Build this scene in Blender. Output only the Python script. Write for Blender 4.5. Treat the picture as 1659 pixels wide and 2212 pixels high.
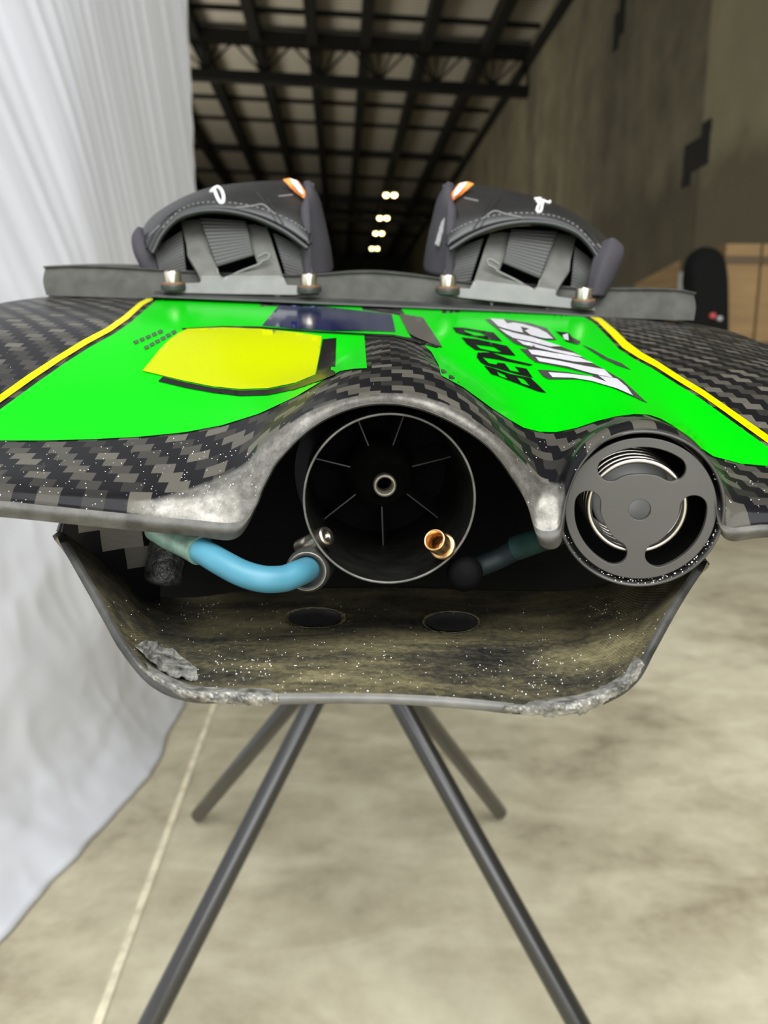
import bpy, bmesh, math, random
from mathutils import Vector, Matrix, noise
from mathutils.bvhtree import BVHTree
from mathutils.geometry import delaunay_2d_cdt

random.seed(7)
for o in list(bpy.data.objects):
    bpy.data.objects.remove(o)
SC = bpy.context.scene
COL = SC.collection

# ------------------------------------------------------------ camera, world, lights, exposure
F_PX = 1661.0
PITCH = math.radians(11.1)
CAM_H = 1.0
EYE = Vector((0, 0, CAM_H))
RT = Vector((1, 0, 0))
UP = Vector((0, math.sin(PITCH), math.cos(PITCH)))
FW = Vector((0, math.cos(PITCH), -math.sin(PITCH)))

cam_d = bpy.data.cameras.new('camera')
cam = bpy.data.objects.new('camera', cam_d)
COL.objects.link(cam)
cam.location = EYE
cam.rotation_euler = (math.pi / 2 - PITCH, 0, 0)
cam_d.sensor_fit = 'VERTICAL'
cam_d.sensor_height = 36.0
cam_d.lens = F_PX / 2212 * 36.0
cam_d.clip_start = 0.02
cam_d.clip_end = 200
cam_d.dof.use_dof = True
cam_d.dof.focus_distance = 0.40
cam_d.dof.aperture_fstop = 8.5
SC.camera = cam

SC.view_settings.view_transform = 'Standard'
SC.view_settings.look = 'None'
SC.view_settings.gamma = 1
SC.view_settings.use_curve_mapping = False
SC.view_settings.exposure = 0.0

W = bpy.data.worlds.new('world')
SC.world = W
W.use_nodes = True
W.node_tree.nodes['Background'].inputs[0].default_value = (0.85, 0.93, 1.0, 1)
W.node_tree.nodes['Background'].inputs[1].default_value = 0.10


def area(name, loc, target, sx, sy, power, color):
    l = bpy.data.lights.new(name, 'AREA')
    l.shape = 'RECTANGLE'
    l.size = sx
    l.size_y = sy
    l.energy = power
    l.color = color
    o = bpy.data.objects.new(name, l)
    COL.objects.link(o)
    o.location = loc
    o.rotation_euler = (Vector(target) - Vector(loc)).to_track_quat('-Z', 'Y').to_euler()
    return o


# daylight through the open loading door behind the photographer
area('door_daylight', (0.4, -2.3, 4.4), (0.1, 1.0, 0.5), 5.0, 3.4, 520, (0.98, 0.99, 1.0))
area('low_door_daylight', (0.3, -4.6, 1.7), (0.1, 1.0, 1.0), 4.5, 2.6, 200, (0.98, 0.99, 1.0))
# added fill light, unseen on the left, brightens the roof and right wall
area('side_fill', (-9.5, 20.0, 2.2), (0.5, 23.0, 8.0), 5.0, 4.0, 620, (1.0, 0.93, 0.80))

YAW = math.radians(3.25)


def P(x, y, d):
    """pixel position seen at the depth d (metres along the optical axis)"""
    return EYE + d * (FW + RT * ((x - 829.5) / F_PX) + UP * ((1106 - y) / F_PX))


SB = 0.9


def PB(x, y, d):
    return P(x, y, d * SB)


def ray(x, y):
    return (FW + RT * ((x - 829.5) / F_PX) + UP * ((1106 - y) / F_PX)).normalized()


def H(x, y, z):
    """hall coordinates: y runs down the length of the hall"""
    c, s = math.cos(YAW), math.sin(YAW)
    return Vector((c * x - s * y, s * x + c * y, z))


# ------------------------------------------------------------ materials
class NT:
    def __init__(self, name):
        self.m = bpy.data.materials.new(name)
        self.m.use_nodes = True
        self.t = self.m.node_tree
        self.b = self.t.nodes['Principled BSDF']

    def n(self, kind, **kw):
        nd = self.t.nodes.new(kind)
        for k, v in kw.items():
            setattr(nd, k, v)
        return nd

    def l(self, a, b):
        self.t.links.new(a, b)

    def val(self, sock, v):
        if hasattr(v, 'is_output') or hasattr(v, 'links'):
            self.l(v, sock)
        else:
            sock.default_value = v

    def math(self, op, a, b=0.0, c=0.0):
        nd = self.n('ShaderNodeMath', operation=op)
        self.val(nd.inputs[0], a)
        self.val(nd.inputs[1], b)
        self.val(nd.inputs[2], c)
        return nd.outputs[0]

    def noise(self, vec, scale, detail=4, rough=0.55, dist=0.0):
        nd = self.n('ShaderNodeTexNoise')
        if vec is not None:
            self.l(vec, nd.inputs['Vector'])
        nd.inputs['Scale'].default_value = scale
        nd.inputs['Detail'].default_value = detail
        nd.inputs['Roughness'].default_value = rough
        nd.inputs['Distortion'].default_value = dist
        return nd.outputs['Fac']

    def ramp(self, fac, stops):
        nd = self.n('ShaderNodeValToRGB')
        el = nd.color_ramp.elements
        while len(el) < len(stops):
            el.new(0.5)
        for e, (p, c) in zip(el, stops):
            e.position = p
            e.color = (c[0], c[1], c[2], 1) if not isinstance(c, (int, float)) else (c, c, c, 1)
        self.l(fac, nd.inputs[0])
        return nd.outputs[0]

    def mix(self, fac, a, b):
        nd = self.n('ShaderNodeMix', data_type='RGBA')
        self.val(nd.inputs[0], fac)
        for s, v in ((nd.inputs[6], a), (nd.inputs[7], b)):
            if isinstance(v, tuple):
                s.default_value = (v[0], v[1], v[2], 1)
            else:
                self.l(v, s)
        return nd.outputs[2]

    def mapping(self, vec, scale=(1, 1, 1), rot=(0, 0, 0)):
        nd = self.n('ShaderNodeMapping')
        self.l(vec, nd.inputs[0])
        nd.inputs['Scale'].default_value = scale
        nd.inputs['Rotation'].default_value = rot
        return nd.outputs[0]

    def obj(self):
        return self.n('ShaderNodeTexCoord').outputs['Object']

    def uv(self):
        return self.n('ShaderNodeTexCoord').outputs['UV']

    def bump(self, h, strength=0.3, dist=0.001):
        nd = self.n('ShaderNodeBump')
        nd.inputs['Strength'].default_value = strength
        nd.inputs['Distance'].default_value = dist
        self.l(h, nd.inputs['Height'])
        self.l(nd.outputs[0], self.b.inputs['Normal'])


def simple(name, col, rough=0.5, metal=0.0, coat=0.0, spec=0.5, vary=0.0, scale=40, bump=0.0):
    q = NT(name)
    q.b.inputs['Roughness'].default_value = rough
    q.b.inputs['Metallic'].default_value = metal
    q.b.inputs['Coat Weight'].default_value = coat
    q.b.inputs['Coat Roughness'].default_value = 0.05
    q.b.inputs['Specular IOR Level'].default_value = spec
    if vary or bump:
        nz = q.noise(q.obj(), scale, 5)
    if vary:
        a = tuple(c * (1 - vary) for c in col)
        b = tuple(min(1, c * (1 + vary)) for c in col)
        q.l(q.ramp(nz, [(0.3, a), (0.7, b)]), q.b.inputs['Base Color'])
    else:
        q.b.inputs['Base Color'].default_value = (*col, 1)
    if bump:
        q.bump(nz, bump, 0.002)
    return q.m


def make_carbon(name, worn=True, coat=0.6, k=1.0):
    q = NT(name)
    uv = q.uv()
    sep = q.n('ShaderNodeSeparateXYZ')
    wob = q.n('ShaderNodeVectorMath', operation='ADD')
    q.l(uv, wob.inputs[0])
    nz0 = q.n('ShaderNodeTexNoise')
    q.l(uv, nz0.inputs['Vector'])
    nz0.inputs['Scale'].default_value = 40
    sc = q.n('ShaderNodeVectorMath', operation='SCALE')
    q.l(nz0.outputs['Color'], sc.inputs[0])
    sc.inputs['Scale'].default_value = 0.003
    q.l(sc.outputs[0], wob.inputs[1])
    q.l(wob.outputs[0], sep.inputs[0])
    iu = q.math('FLOOR', q.math('DIVIDE', sep.outputs[0], 0.0052))
    iv = q.math('FLOOR', q.math('DIVIDE', sep.outputs[1], 0.0075))
    warp = q.math('LESS_THAN', q.math('FLOORED_MODULO', q.math('ADD', iu, iv), 4.0), 1.5)
    # a slightly different tone for every tow crossing
    cell = q.n('ShaderNodeCombineXYZ')
    q.l(iv, cell.inputs[1])
    q.l(q.math('FLOOR', q.math('DIVIDE', q.math('SUBTRACT', iu, iv), 2.0)), cell.inputs[0])
    wn = q.n('ShaderNodeTexWhiteNoise')
    q.l(cell.outputs[0], wn.inputs['Vector'])
    fib = q.noise(q.mapping(uv, (300, 3000, 1)), 1.0, 3)
    light = q.mix(q.math('POWER', wn.outputs['Value'], 1.7), (0.02 * k, 0.019 * k, 0.017 * k), (0.15 * k, 0.137 * k, 0.11 * k))
    light = q.mix(q.math('MULTIPLY', fib, 0.5), light, (0.03, 0.03, 0.027))
    base = q.mix(warp, (0.006, 0.006, 0.007), light)
    q.b.inputs['Coat Weight'].default_value = coat
    q.b.inputs['Coat Roughness'].default_value = 0.10
    q.b.inputs['Roughness'].default_value = 0.38
    q.b.inputs['Specular IOR Level'].default_value = 0.05
    if worn:
        at = q.n('ShaderNodeAttribute', attribute_name='wear')
        wz = q.noise(q.obj(), 60, 6, 0.65)
        f = q.math('ADD', at.outputs['Fac'], q.math('MULTIPLY', q.math('SUBTRACT', wz, 0.5), 0.55))
        f = q.ramp(f, [(0.36, 0.0), (0.62, 1.0)])
        wz2 = q.noise(q.obj(), 190, 6, 0.75)
        wcol = q.ramp(wz2, [(0.25, (0.055, 0.053, 0.048)), (0.55, (0.17, 0.163, 0.145)), (0.72, (0.27, 0.26, 0.23)), (0.8, (0.55, 0.54, 0.5))])
        wcol = q.mix(q.math('MULTIPLY', warp, 0.25), wcol, (0.09, 0.085, 0.07))
        base = q.mix(f, base, wcol)
        q.l(q.math('MULTIPLY_ADD', f, -coat, coat), q.b.inputs['Coat Weight'])
        q.l(q.math('MULTIPLY_ADD', f, -0.02, 0.36), q.b.inputs['Roughness'])
        q.l(q.math('MULTIPLY', f, 0.6), q.b.inputs['Metallic'])
    q.l(base, q.b.inputs['Base Color'])
    return q.m


M = {}
M['carbon'] = make_carbon('carbon weave', coat=0.10, k=0.72)
M['carbon_plain'] = make_carbon('carbon weave unworn', worn=False, coat=0.1)
M['carbon_lit'] = make_carbon('carbon weave lit copy', worn=False, coat=0.2, k=2.0)  # brightened weave copy; light falling on the strake is put into its colour
M['edge'] = simple('worn laminate edge', (0.058, 0.056, 0.047), 0.5, 0.15, 0, 0.5, 0.6, 90, 0.25)
M['black_inside'] = simple('black tunnel laminate', (0.002, 0.002, 0.002), 0.7, 0, 0, 0.06)
M['green'] = simple('green vinyl', (0.0, 0.40, 0.002), 0.25, 0, 0.05, 0.02)
M['yellow'] = simple('yellow vinyl', (0.33, 0.375, 0.0), 0.25, 0, 0.05, 0.02)
M['yellow_line'] = simple('yellow pinstripe', (0.56, 0.52, 0.0), 0.25, 0, 0.05, 0.02)
M['black_vinyl'] = simple('black vinyl', (0.005, 0.005, 0.005), 0.25, 0, 0.05, 0.05)
M['grey_vinyl'] = simple('grey outline vinyl', (0.04, 0.04, 0.036), 0.25, 0, 0.05, 0.1)
M['white_vinyl'] = simple('white vinyl', (0.42, 0.415, 0.43), 0.3, 0, 0.05, 0.1)
M['navy_vinyl'] = simple('navy vinyl', (0.004, 0.007, 0.045), 0.15, 0, 0.2, 0.2)
M['rubber'] = simple('grey foam', (0.048, 0.048, 0.041), 0.75, 0, 0, 0.3, 0.3, 60, 0.2)
M['black_plastic'] = simple('black plastic', (0.03, 0.031, 0.029), 0.42, 0, 0, 0.5, 0.2, 50)
M['bracket_plastic'] = simple('semi gloss bracket plastic', (0.10, 0.10, 0.09), 0.33, 0, 0, 0.6, 0.2, 50)
M['leather'] = simple('black coated strap cover', (0.012, 0.012, 0.012), 0.42, 0, 0, 0.5, 0.2, 60, 0.08)
M['neoprene'] = simple('grey black neoprene', (0.040, 0.037, 0.043), 0.85, 0, 0, 0.3, 0.1, 300, 0.1)
M['thread'] = simple('white thread', (0.7, 0.7, 0.68), 0.6)
M['grey_thread'] = simple('grey thread', (0.16, 0.16, 0.155), 0.6)
M['orange'] = simple('orange label', (0.75, 0.22, 0.03), 0.6)
M['steel'] = simple('brushed steel', (0.62, 0.58, 0.47), 0.3, 1.0, 0, 0.5, 0.12, 200)
M['dull_steel'] = simple('dull steel', (0.22, 0.20, 0.15), 0.45, 0.7, 0, 0.5, 0.3, 300)
M['spring'] = simple('bright spring wire', (0.50, 0.475, 0.42), 0.3, 1.0)
M['rust'] = simple('rusty washer', (0.16, 0.09, 0.05), 0.6, 0.5, 0, 0.5, 0.3, 100)
M['brass'] = simple('brass tube', (0.62, 0.40, 0.19), 0.3, 1.0, 0, 0.5, 0.2, 120)
M['anodized'] = simple('dark anodised plate', (0.062, 0.060, 0.054), 0.42, 0.35, 0, 0.5, 0.06, 30)
M['baffle'] = simple('grey baffle', (0.42, 0.43, 0.42), 0.5, 0.3)
M['black_gloss'] = simple('black pipe', (0.012, 0.012, 0.011), 0.3, 0, 0, 0.5)
M['hose'] = simple('blue hose', (0.05, 0.185, 0.25), 0.42, 0, 0.0, 0.4, 0.06, 60)
M['sleeve'] = simple('aged teal sleeve', (0.14, 0.23, 0.18), 0.4, 0, 0.3, 0.5, 0.5, 90, 0.3)
M['nozzle'] = simple('nozzle carbon', (0.006, 0.006, 0.005), 0.5, 0, 0, 0.2, 0.5, 80, 0.2)
M['nozzle_rim'] = simple('nozzle rim', (0.085, 0.082, 0.07), 0.45, 0.2, 0, 0.5, 0.4, 120)
M['vane'] = simple('stator vane', (0.018, 0.018, 0.016), 0.5, 0.2)
M['salt'] = simple('salt crystals', (0.85, 0.84, 0.80), 0.2, 0, 0, 0.6)
M['stand'] = simple('black stand tube', (0.014, 0.014, 0.013), 0.3, 0.0, 0.3, 0.6)
M['torn'] = simple('torn laminate', (0.24, 0.235, 0.21), 0.42, 0.3, 0, 0.5, 0.8, 150, 0.8)
M['carton_tape'] = simple('brown tape', (0.085, 0.052, 0.022), 0.5)
M['black_fabric'] = simple('black fabric', (0.004, 0.004, 0.004), 0.9, 0, 0, 0.2)
M['red'] = simple('red tag', (0.5, 0.07, 0.06), 0.6)
M['steel_dark'] = simple('dark roof steel', (0.012, 0.012, 0.010), 0.7, 0, 0, 0.3)
M['embed'] = simple('embed plate', (0.008, 0.009, 0.008), 0.7)


def make_plate():
    q = NT('stained ride plate')
    ob = q.obj()
    big = q.noise(ob, 9, 5, 0.6, 0.4)
    st = q.noise(q.mapping(ob, (10, 26, 26)), 1.0, 6, 0.65, 0.6)
    fine = q.noise(ob, 260, 4, 0.7)
    f = q.math('ADD', q.math('MULTIPLY', big, 0.55), q.math('MULTIPLY', st, 0.5))
    f = q.math('ADD', f, q.math('MULTIPLY', q.math('SUBTRACT', fine, 0.5), 0.30))
    c = q.ramp(f, [(0.40, (0.012, 0.012, 0.011)), (0.49, (0.050, 0.046, 0.030)), (0.58, (0.135, 0.118, 0.062)), (0.72, (0.30, 0.26, 0.14))])
    q.l(c, q.b.inputs['Base Color'])
    q.b.inputs['Roughness'].default_value = 0.5
    q.b.inputs['Specular IOR Level'].default_value = 0.4
    wv = q.n('ShaderNodeTexWave', wave_type='BANDS', bands_direction='X')
    q.l(ob, wv.inputs['Vector'])
    wv.inputs['Scale'].default_value = 250
    wv.inputs['Distortion'].default_value = 1.0
    wv2 = q.n('ShaderNodeTexWave', wave_type='BANDS', bands_direction='Y')
    q.l(ob, wv2.inputs['Vector'])
    wv2.inputs['Scale'].default_value = 150
    q.bump(q.math('ADD', wv.outputs['Fac'], wv2.outputs['Fac']), 0.35, 0.0006)
    return q.m


M['plate'] = make_plate()
M['plate_rim'] = simple('plate rim', (0.035, 0.034, 0.030), 0.45, 0, 0, 0.5, 0.5, 60, 0.2)
M['worn_band'] = simple('sanded laminate', (0.10, 0.098, 0.088), 0.5, 0.2, 0, 0.5, 0.35, 60, 0.15)


def make_webbing():
    q = NT('ribbed webbing')
    uv = q.uv()
    wv = q.n('ShaderNodeTexWave', wave_type='BANDS', bands_direction='Y')
    q.l(uv, wv.inputs['Vector'])
    wv.inputs['Scale'].default_value = 4.2
    wv2 = q.n('ShaderNodeTexWave', wave_type='BANDS', bands_direction='X')
    q.l(uv, wv2.inputs['Vector'])
    wv2.inputs['Scale'].default_value = 6
    f = q.math('MULTIPLY', wv.outputs['Fac'], wv2.outputs['Fac'])
    q.l(q.ramp(f, [(0.1, (0.006, 0.007, 0.006)), (0.7, (0.15, 0.15, 0.138))]), q.b.inputs['Base Color'])
    q.b.inputs['Roughness'].default_value = 0.6
    q.bump(f, 0.6, 0.001)
    return q.m


M['webbing'] = make_webbing()


def make_floor():
    q = NT('polished concrete')
    ob = q.obj()
    a = q.noise(ob, 1.3, 6, 0.6, 0.5)
    b = q.noise(q.mapping(ob, (2.6, 5.0, 1), (0, 0, -0.3)), 1.0, 5, 0.6, 0.8)
    c = q.noise(ob, 14, 6, 0.7)
    f = q.math('ADD', q.math('MULTIPLY', a, 0.45), q.math('MULTIPLY', b, 0.35))
    f = q.math('ADD', f, q.math('MULTIPLY', c, 0.20))
    col = q.ramp(f, [(0.36, (0.24, 0.20, 0.135)), (0.46, (0.44, 0.395, 0.275)), (0.54, (0.57, 0.525, 0.38)), (0.66, (0.72, 0.68, 0.51))])
    spot = q.noise(ob, 5, 3, 0.5)
    col = q.mix(q.ramp(spot, [(0.64, 0.0), (0.75, 0.35)]), col, (0.26, 0.23, 0.16))
    q.l(col, q.b.inputs['Base Color'])
    q.l(q.math('MULTIPLY_ADD', a, 0.3, 0.38), q.b.inputs['Roughness'])
    q.b.inputs['Specular IOR Level'].default_value = 0.3
    return q.m


M['floor'] = make_floor()
M['joint'] = simple('joint filler', (0.75, 0.68, 0.50), 0.8, 0, 0, 0.3, 0.25, 25)


def make_wall():
    q = NT('tilt up concrete wall')
    ob = q.obj()
    a = q.noise(q.mapping(ob, (0.5, 0.55, 0.16)), 1.0, 6, 0.6, 0.7)
    b = q.noise(ob, 1.6, 5, 0.6)
    f = q.math('ADD', q.math('MULTIPLY', a, 0.65), q.math('MULTIPLY', b, 0.35))
    col = q.ramp(f, [(0.36, (0.11, 0.10, 0.072)), (0.50, (0.19, 0.172, 0.115)), (0.66, (0.29, 0.262, 0.17))])
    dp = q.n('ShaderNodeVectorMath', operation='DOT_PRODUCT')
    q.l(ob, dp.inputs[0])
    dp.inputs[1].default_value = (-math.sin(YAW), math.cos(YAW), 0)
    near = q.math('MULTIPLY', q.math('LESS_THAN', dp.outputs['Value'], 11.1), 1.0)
    # the nearest cast panel is paler than the rest; the lower part of the wall is darker
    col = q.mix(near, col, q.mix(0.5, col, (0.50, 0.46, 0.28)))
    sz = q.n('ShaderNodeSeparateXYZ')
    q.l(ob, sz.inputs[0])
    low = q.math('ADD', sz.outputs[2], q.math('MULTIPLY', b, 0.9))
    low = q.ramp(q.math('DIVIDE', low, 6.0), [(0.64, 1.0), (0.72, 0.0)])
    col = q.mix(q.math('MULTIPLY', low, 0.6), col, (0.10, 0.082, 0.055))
    q.l(col, q.b.inputs['Base Color'])
    q.b.inputs['Roughness'].default_value = 0.85
    return q.m


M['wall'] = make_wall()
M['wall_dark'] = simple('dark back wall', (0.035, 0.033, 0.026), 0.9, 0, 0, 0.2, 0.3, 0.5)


def make_ceiling():
    q = NT('ribbed roof deck')
    ob = q.obj()
    wv = q.n('ShaderNodeTexWave', wave_type='BANDS', bands_direction='Y')
    q.l(ob, wv.inputs['Vector'])
    wv.inputs['Scale'].default_value = 2.0
    q.l(q.ramp(wv.outputs['Fac'], [(0.2, (0.36, 0.34, 0.29)), (0.8, (0.58, 0.55, 0.47))]), q.b.inputs['Base Color'])
    q.b.inputs['Roughness'].default_value = 0.7
    return q.m


M['ceiling'] = make_ceiling()


def make_sheet():
    q = NT('white sheet')
    ob = q.obj()
    nz = q.noise(ob, 60, 4)
    q.b.inputs['Base Color'].default_value = (0.76, 0.785, 0.86, 1)
    q.b.inputs['Roughness'].default_value = 0.55
    q.b.inputs['Sheen Weight'].default_value = 0.2
    q.bump(nz, 0.06, 0.001)
    return q.m


M['sheet'] = make_sheet()
M['stub'] = simple('carbon wrap', (0.03, 0.03, 0.028), 0.35, 0, 0, 0.5, 0.8, 260, 0.9)


def make_card():
    q = NT('cardboard')
    nz = q.noise(q.mapping(q.obj(), (2, 2, 14)), 1.0, 4)
    q.l(q.ramp(nz, [(0.3, (0.20, 0.125, 0.052)), (0.7, (0.28, 0.18, 0.078))]), q.b.inputs['Base Color'])
    q.b.inputs['Roughness'].default_value = 0.8
    return q.m


M['card'] = make_card()


def emit(name, col, s):
    q = NT(name)
    q.b.inputs['Emission Color'].default_value = (*col, 1)
    q.b.inputs['Emission Strength'].default_value = s
    return q.m


M['lamp'] = emit('lit lamp glass', (1.0, 0.80, 0.36), 14)


# ------------------------------------------------------------ object helpers
def tag(o, label=None, cat=None, group=None, kind=None):
    for k, v in (('label', label), ('category', cat), ('group', group), ('kind', kind)):
        if v:
            o[k] = v
    return o


def empty(name, loc, label, cat, group=None):
    o = bpy.data.objects.new(name, None)
    COL.objects.link(o)
    o.location = loc
    o.empty_display_size = 0.05
    return tag(o, label, cat, group)


def base_of(parent):
    v = Vector((0, 0, 0))
    while parent is not None:
        v = v + parent.location
        parent = parent.parent
    return v


class MB:
    def __init__(self):
        self.v = []
        self.f = []
        self.uv = []
        self.a = []

    def add(self, verts, faces, uvs=None, wear=None):
        o = len(self.v)
        self.v += [Vector(p) for p in verts]
        self.f += [tuple(i + o for i in f) for f in faces]
        self.uv += uvs if uvs else [None] * len(verts)
        self.a += wear if wear else [0.0] * len(verts)
        return self

    def grid(self, rows, closed_u=False, closed_v=False, uv=None, wear=None, flip=False):
        nv, nu = len(rows), len(rows[0])
        vs = [p for r in rows for p in r]
        fs = []
        for j in range(nv if closed_v else nv - 1):
            for i in range(nu if closed_u else nu - 1):
                a, b = j * nu + i, j * nu + (i + 1) % nu
                c, d = ((j + 1) % nv) * nu + (i + 1) % nu, ((j + 1) % nv) * nu + i
                fs.append((a, d, c, b) if flip else (a, b, c, d))
        if uv is None:
            uv = [(i / max(1, nu - 1), j / max(1, nv - 1)) for j in range(nv) for i in range(nu)]
        return self.add(vs, fs, uv, wear)

    def fan(self, ring, flip=False):
        n = len(ring)
        return self.add(list(ring), [tuple(range(n)) if not flip else tuple(reversed(range(n)))])

    def lathe(self, fr, prof, n=48, cap0=False, cap1=False):
        """prof: list of (radius, z) in the frame fr"""
        rows = []
        for r, z in prof:
            rows.append([fr @ Vector((r * math.cos(t), r * math.sin(t), z)) for t in [2 * math.pi * i / n for i in range(n)]])
        self.grid(rows, closed_u=True)
        if cap0:
            self.fan(rows[0])
        if cap1:
            self.fan(rows[-1], True)
        return self

    def tube(self, pts, r, n=16, caps=True):
        pts = [Vector(p) for p in pts]
        rows = []
        prev = None
        for i, p in enumerate(pts):
            t = (pts[min(i + 1, len(pts) - 1)] - pts[max(i - 1, 0)]).normalized()
            if prev is None:
                a = Vector((0, 0, 1)) if abs(t.z) < 0.9 else Vector((1, 0, 0))
                x = t.cross(a).normalized()
            else:
                x = (prev - t * prev.dot(t)).normalized()
            prev = x
            y = t.cross(x)
            rr = r[i] if isinstance(r, (list, tuple)) else r
            rows.append([p + rr * (x * math.cos(k) + y * math.sin(k)) for k in [2 * math.pi * j / n for j in range(n)]])
        self.grid(rows, closed_u=True)
        if caps:
            self.fan(rows[0], True)
            self.fan(rows[-1])
        return self

    def box(self, lo, hi, fn=lambda p: p):
        x0, y0, z0 = lo
        x1, y1, z1 = hi
        vs = [fn(Vector(p)) for p in ((x0, y0, z0), (x1, y0, z0), (x1, y1, z0), (x0, y1, z0), (x0, y0, z1), (x1, y0, z1), (x1, y1, z1), (x0, y1, z1))]
        return self.add(vs, [(0, 3, 2, 1), (4, 5, 6, 7), (0, 1, 5, 4), (1, 2, 6, 5), (2, 3, 7, 6), (3, 0, 4, 7)])

    def build(self, name, mat, parent=None, smooth=True, thick=0.0, bevel=0.0, offset=-1.0, recalc=True):
        b = base_of(parent)
        me = bpy.data.meshes.new(name)
        me.from_pydata([p - b for p in self.v], [], self.f)
        me.materials.append(mat)
        if any(u is not None for u in self.uv):
            ul = me.uv_layers.new(name='UVMap')
            for lp in me.loops:
                u = self.uv[lp.vertex_index]
                ul.data[lp.index].uv = u if u else (0, 0)
        if any(self.a):
            at = me.attributes.new('wear', 'FLOAT', 'POINT')
            for i, w in enumerate(self.a):
                at.data[i].value = w
        if recalc:
            bm = bmesh.new()
            bm.from_mesh(me)
            bmesh.ops.recalc_face_normals(bm, faces=bm.faces)
            bm.to_mesh(me)
            bm.free()
        if smooth:
            for p in me.polygons:
                p.use_smooth = True
        o = bpy.data.objects.new(name, me)
        COL.objects.link(o)
        o.parent = parent
        if thick:
            s = o.modifiers.new('thickness', 'SOLIDIFY')
            s.thickness = thick
            s.offset = offset
        if bevel:
            s = o.modifiers.new('bevel', 'BEVEL')
            s.width = bevel
            s.segments = 3
            s.limit_method = 'ANGLE'
        if smooth and (thick or bevel):
            pass
        return o


def sharp(o, ang=0.6):
    """shade by angle"""
    me = o.data
    bm = bmesh.new()
    bm.from_mesh(me)
    for e in bm.edges:
        if len(e.link_faces) == 2 and e.calc_face_angle(0) > ang:
            e.smooth = False
    bm.to_mesh(me)
    bm.free()
    return o


def cat(pts, n, closed=False):
    """Catmull-Rom resample of n-dimensional points, uniform in index"""
    pts = [tuple(map(float, p)) for p in pts]
    m = len(pts)
    out = []
    segs = m if closed else m - 1
    for k in range(n):
        t = k / (n if closed else n - 1) * segs
        i = min(int(t), segs - 1)
        u = t - i
        if closed:
            p0, p1, p2, p3 = pts[(i - 1) % m], pts[i % m], pts[(i + 1) % m], pts[(i + 2) % m]
        else:
            p1, p2 = pts[i], pts[i + 1]
            p0 = pts[i - 1] if i > 0 else tuple(2 * a - b for a, b in zip(p1, p2))
            p3 = pts[i + 2] if i + 2 < m else tuple(2 * a - b for a, b in zip(p2, p1))
        out.append(tuple(0.5 * (2 * b + (c - a) * u + (2 * a - 5 * b + 4 * c - d) * u * u + (3 * b - a - 3 * c + d) * u ** 3)
                         for a, b, c, d in zip(p0, p1, p2, p3)))
    return out


def loft(curves, nu, nv):
    cs = [cat(c, nu) for c in curves]
    cols = [cat([c[i] for c in cs], nv) for i in range(nu)]
    return [[cols[i][j] for i in range(nu)] for j in range(nv)]


def to3(rows, fn=PB):
    return [[fn(*p) for p in r] for r in rows]


def frame(c, vp):
    """frame at point c whose z axis runs towards the vanishing point vp (into the board)"""
    z = ray(*vp)
    x = (RT - z * RT.dot(z)).normalized()
    y = z.cross(x)
    if y.dot(UP) < 0:
        y = -y
    m = Matrix(((x.x, y.x, z.x, c.x), (x.y, y.y, z.y, c.y), (x.z, y.z, z.z, c.z), (0, 0, 0, 1)))
    return m


def resample(poly, step, closed=True):
    out = []
    n = len(poly)
    for i in range(n if closed else n - 1):
        a, b = Vector(poly[i]), Vector(poly[(i + 1) % n])
        k = max(1, int((b - a).length / step))
        for j in range(k):
            out.append(a.lerp(b, j / k))
    if not closed:
        out.append(Vector(poly[-1]))
    return out


def inside(p, poly):
    x, y = p
    r = False
    j = len(poly) - 1
    for i in range(len(poly)):
        xi, yi = poly[i][0], poly[i][1]
        xj, yj = poly[j][0], poly[j][1]
        if (yi > y) != (yj > y) and x < (xj - xi) * (y - yi) / (yj - yi) + xi:
            r = not r
        j = i
    return r


def tri(poly, holes=(), step=14, bstep=8):
    vs, es = [], []
    for loop in [poly] + list(holes):
        r = resample(loop, bstep)
        o = len(vs)
        vs += [Vector((p[0], p[1])) for p in r]
        es += [(o + i, o + (i + 1) % len(r)) for i in range(len(r))]
    xs = [p[0] for p in poly]
    ys = [p[1] for p in poly]
    y = min(ys) + step / 2
    while y < max(ys):
        x = min(xs) + step / 2
        while x < max(xs):
            if inside((x, y), poly) and not any(inside((x, y), h) for h in holes):
                vs.append(Vector((x, y)))
            x += step
        y += step
    r = delaunay_2d_cdt(vs, es, [], 0, 1e-4)
    return r[0], keep(r[0], r[2], poly, holes)


def keep(vs, fs, poly, holes):
    out = []
    for f in fs:
        c = sum((vs[i] for i in f), Vector((0, 0))) / len(f)
        if inside(c, poly) and not any(inside(c, h) for h in holes):
            out.append(f)
    return out


def decal(name, mat, parent, bvh, poly, holes=(), off=0.0004, step=14, bstep=8, disp=None, smooth=True, mb_only=False, thick=0.0):
    v2, fs = tri(poly, holes, step, bstep)
    vs = []
    ok = []
    for p in v2:
        loc, nor, _, _ = bvh.ray_cast(EYE, ray(p[0], p[1]))
        if loc is None:
            loc, nor, _, _ = bvh.find_nearest(PB(p[0], p[1], 0.5))
        if nor.dot(ray(p[0], p[1])) > 0:
            nor = -nor
        h = off + (disp(p) if disp else 0)
        vs.append(loc + nor * h)
    m = MB().add(vs, [tuple(f) for f in fs])
    if mb_only:
        return m
    return m.build(name, mat, parent, smooth=smooth, thick=thick, offset=1.0 if thick else -1.0)


# ------------------------------------------------------------ the hall
def slab(name, pts, faces, mat):
    o = MB().add(pts, faces).build(name, mat, None, smooth=False, recalc=False)
    return tag(o, kind='structure')


WX, WL, WY0, WY1 = 5.0, -13.0, -2.6, 62.0


def roof_z(x):
    return 9.1 - 0.03 * (x - WX)


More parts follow.
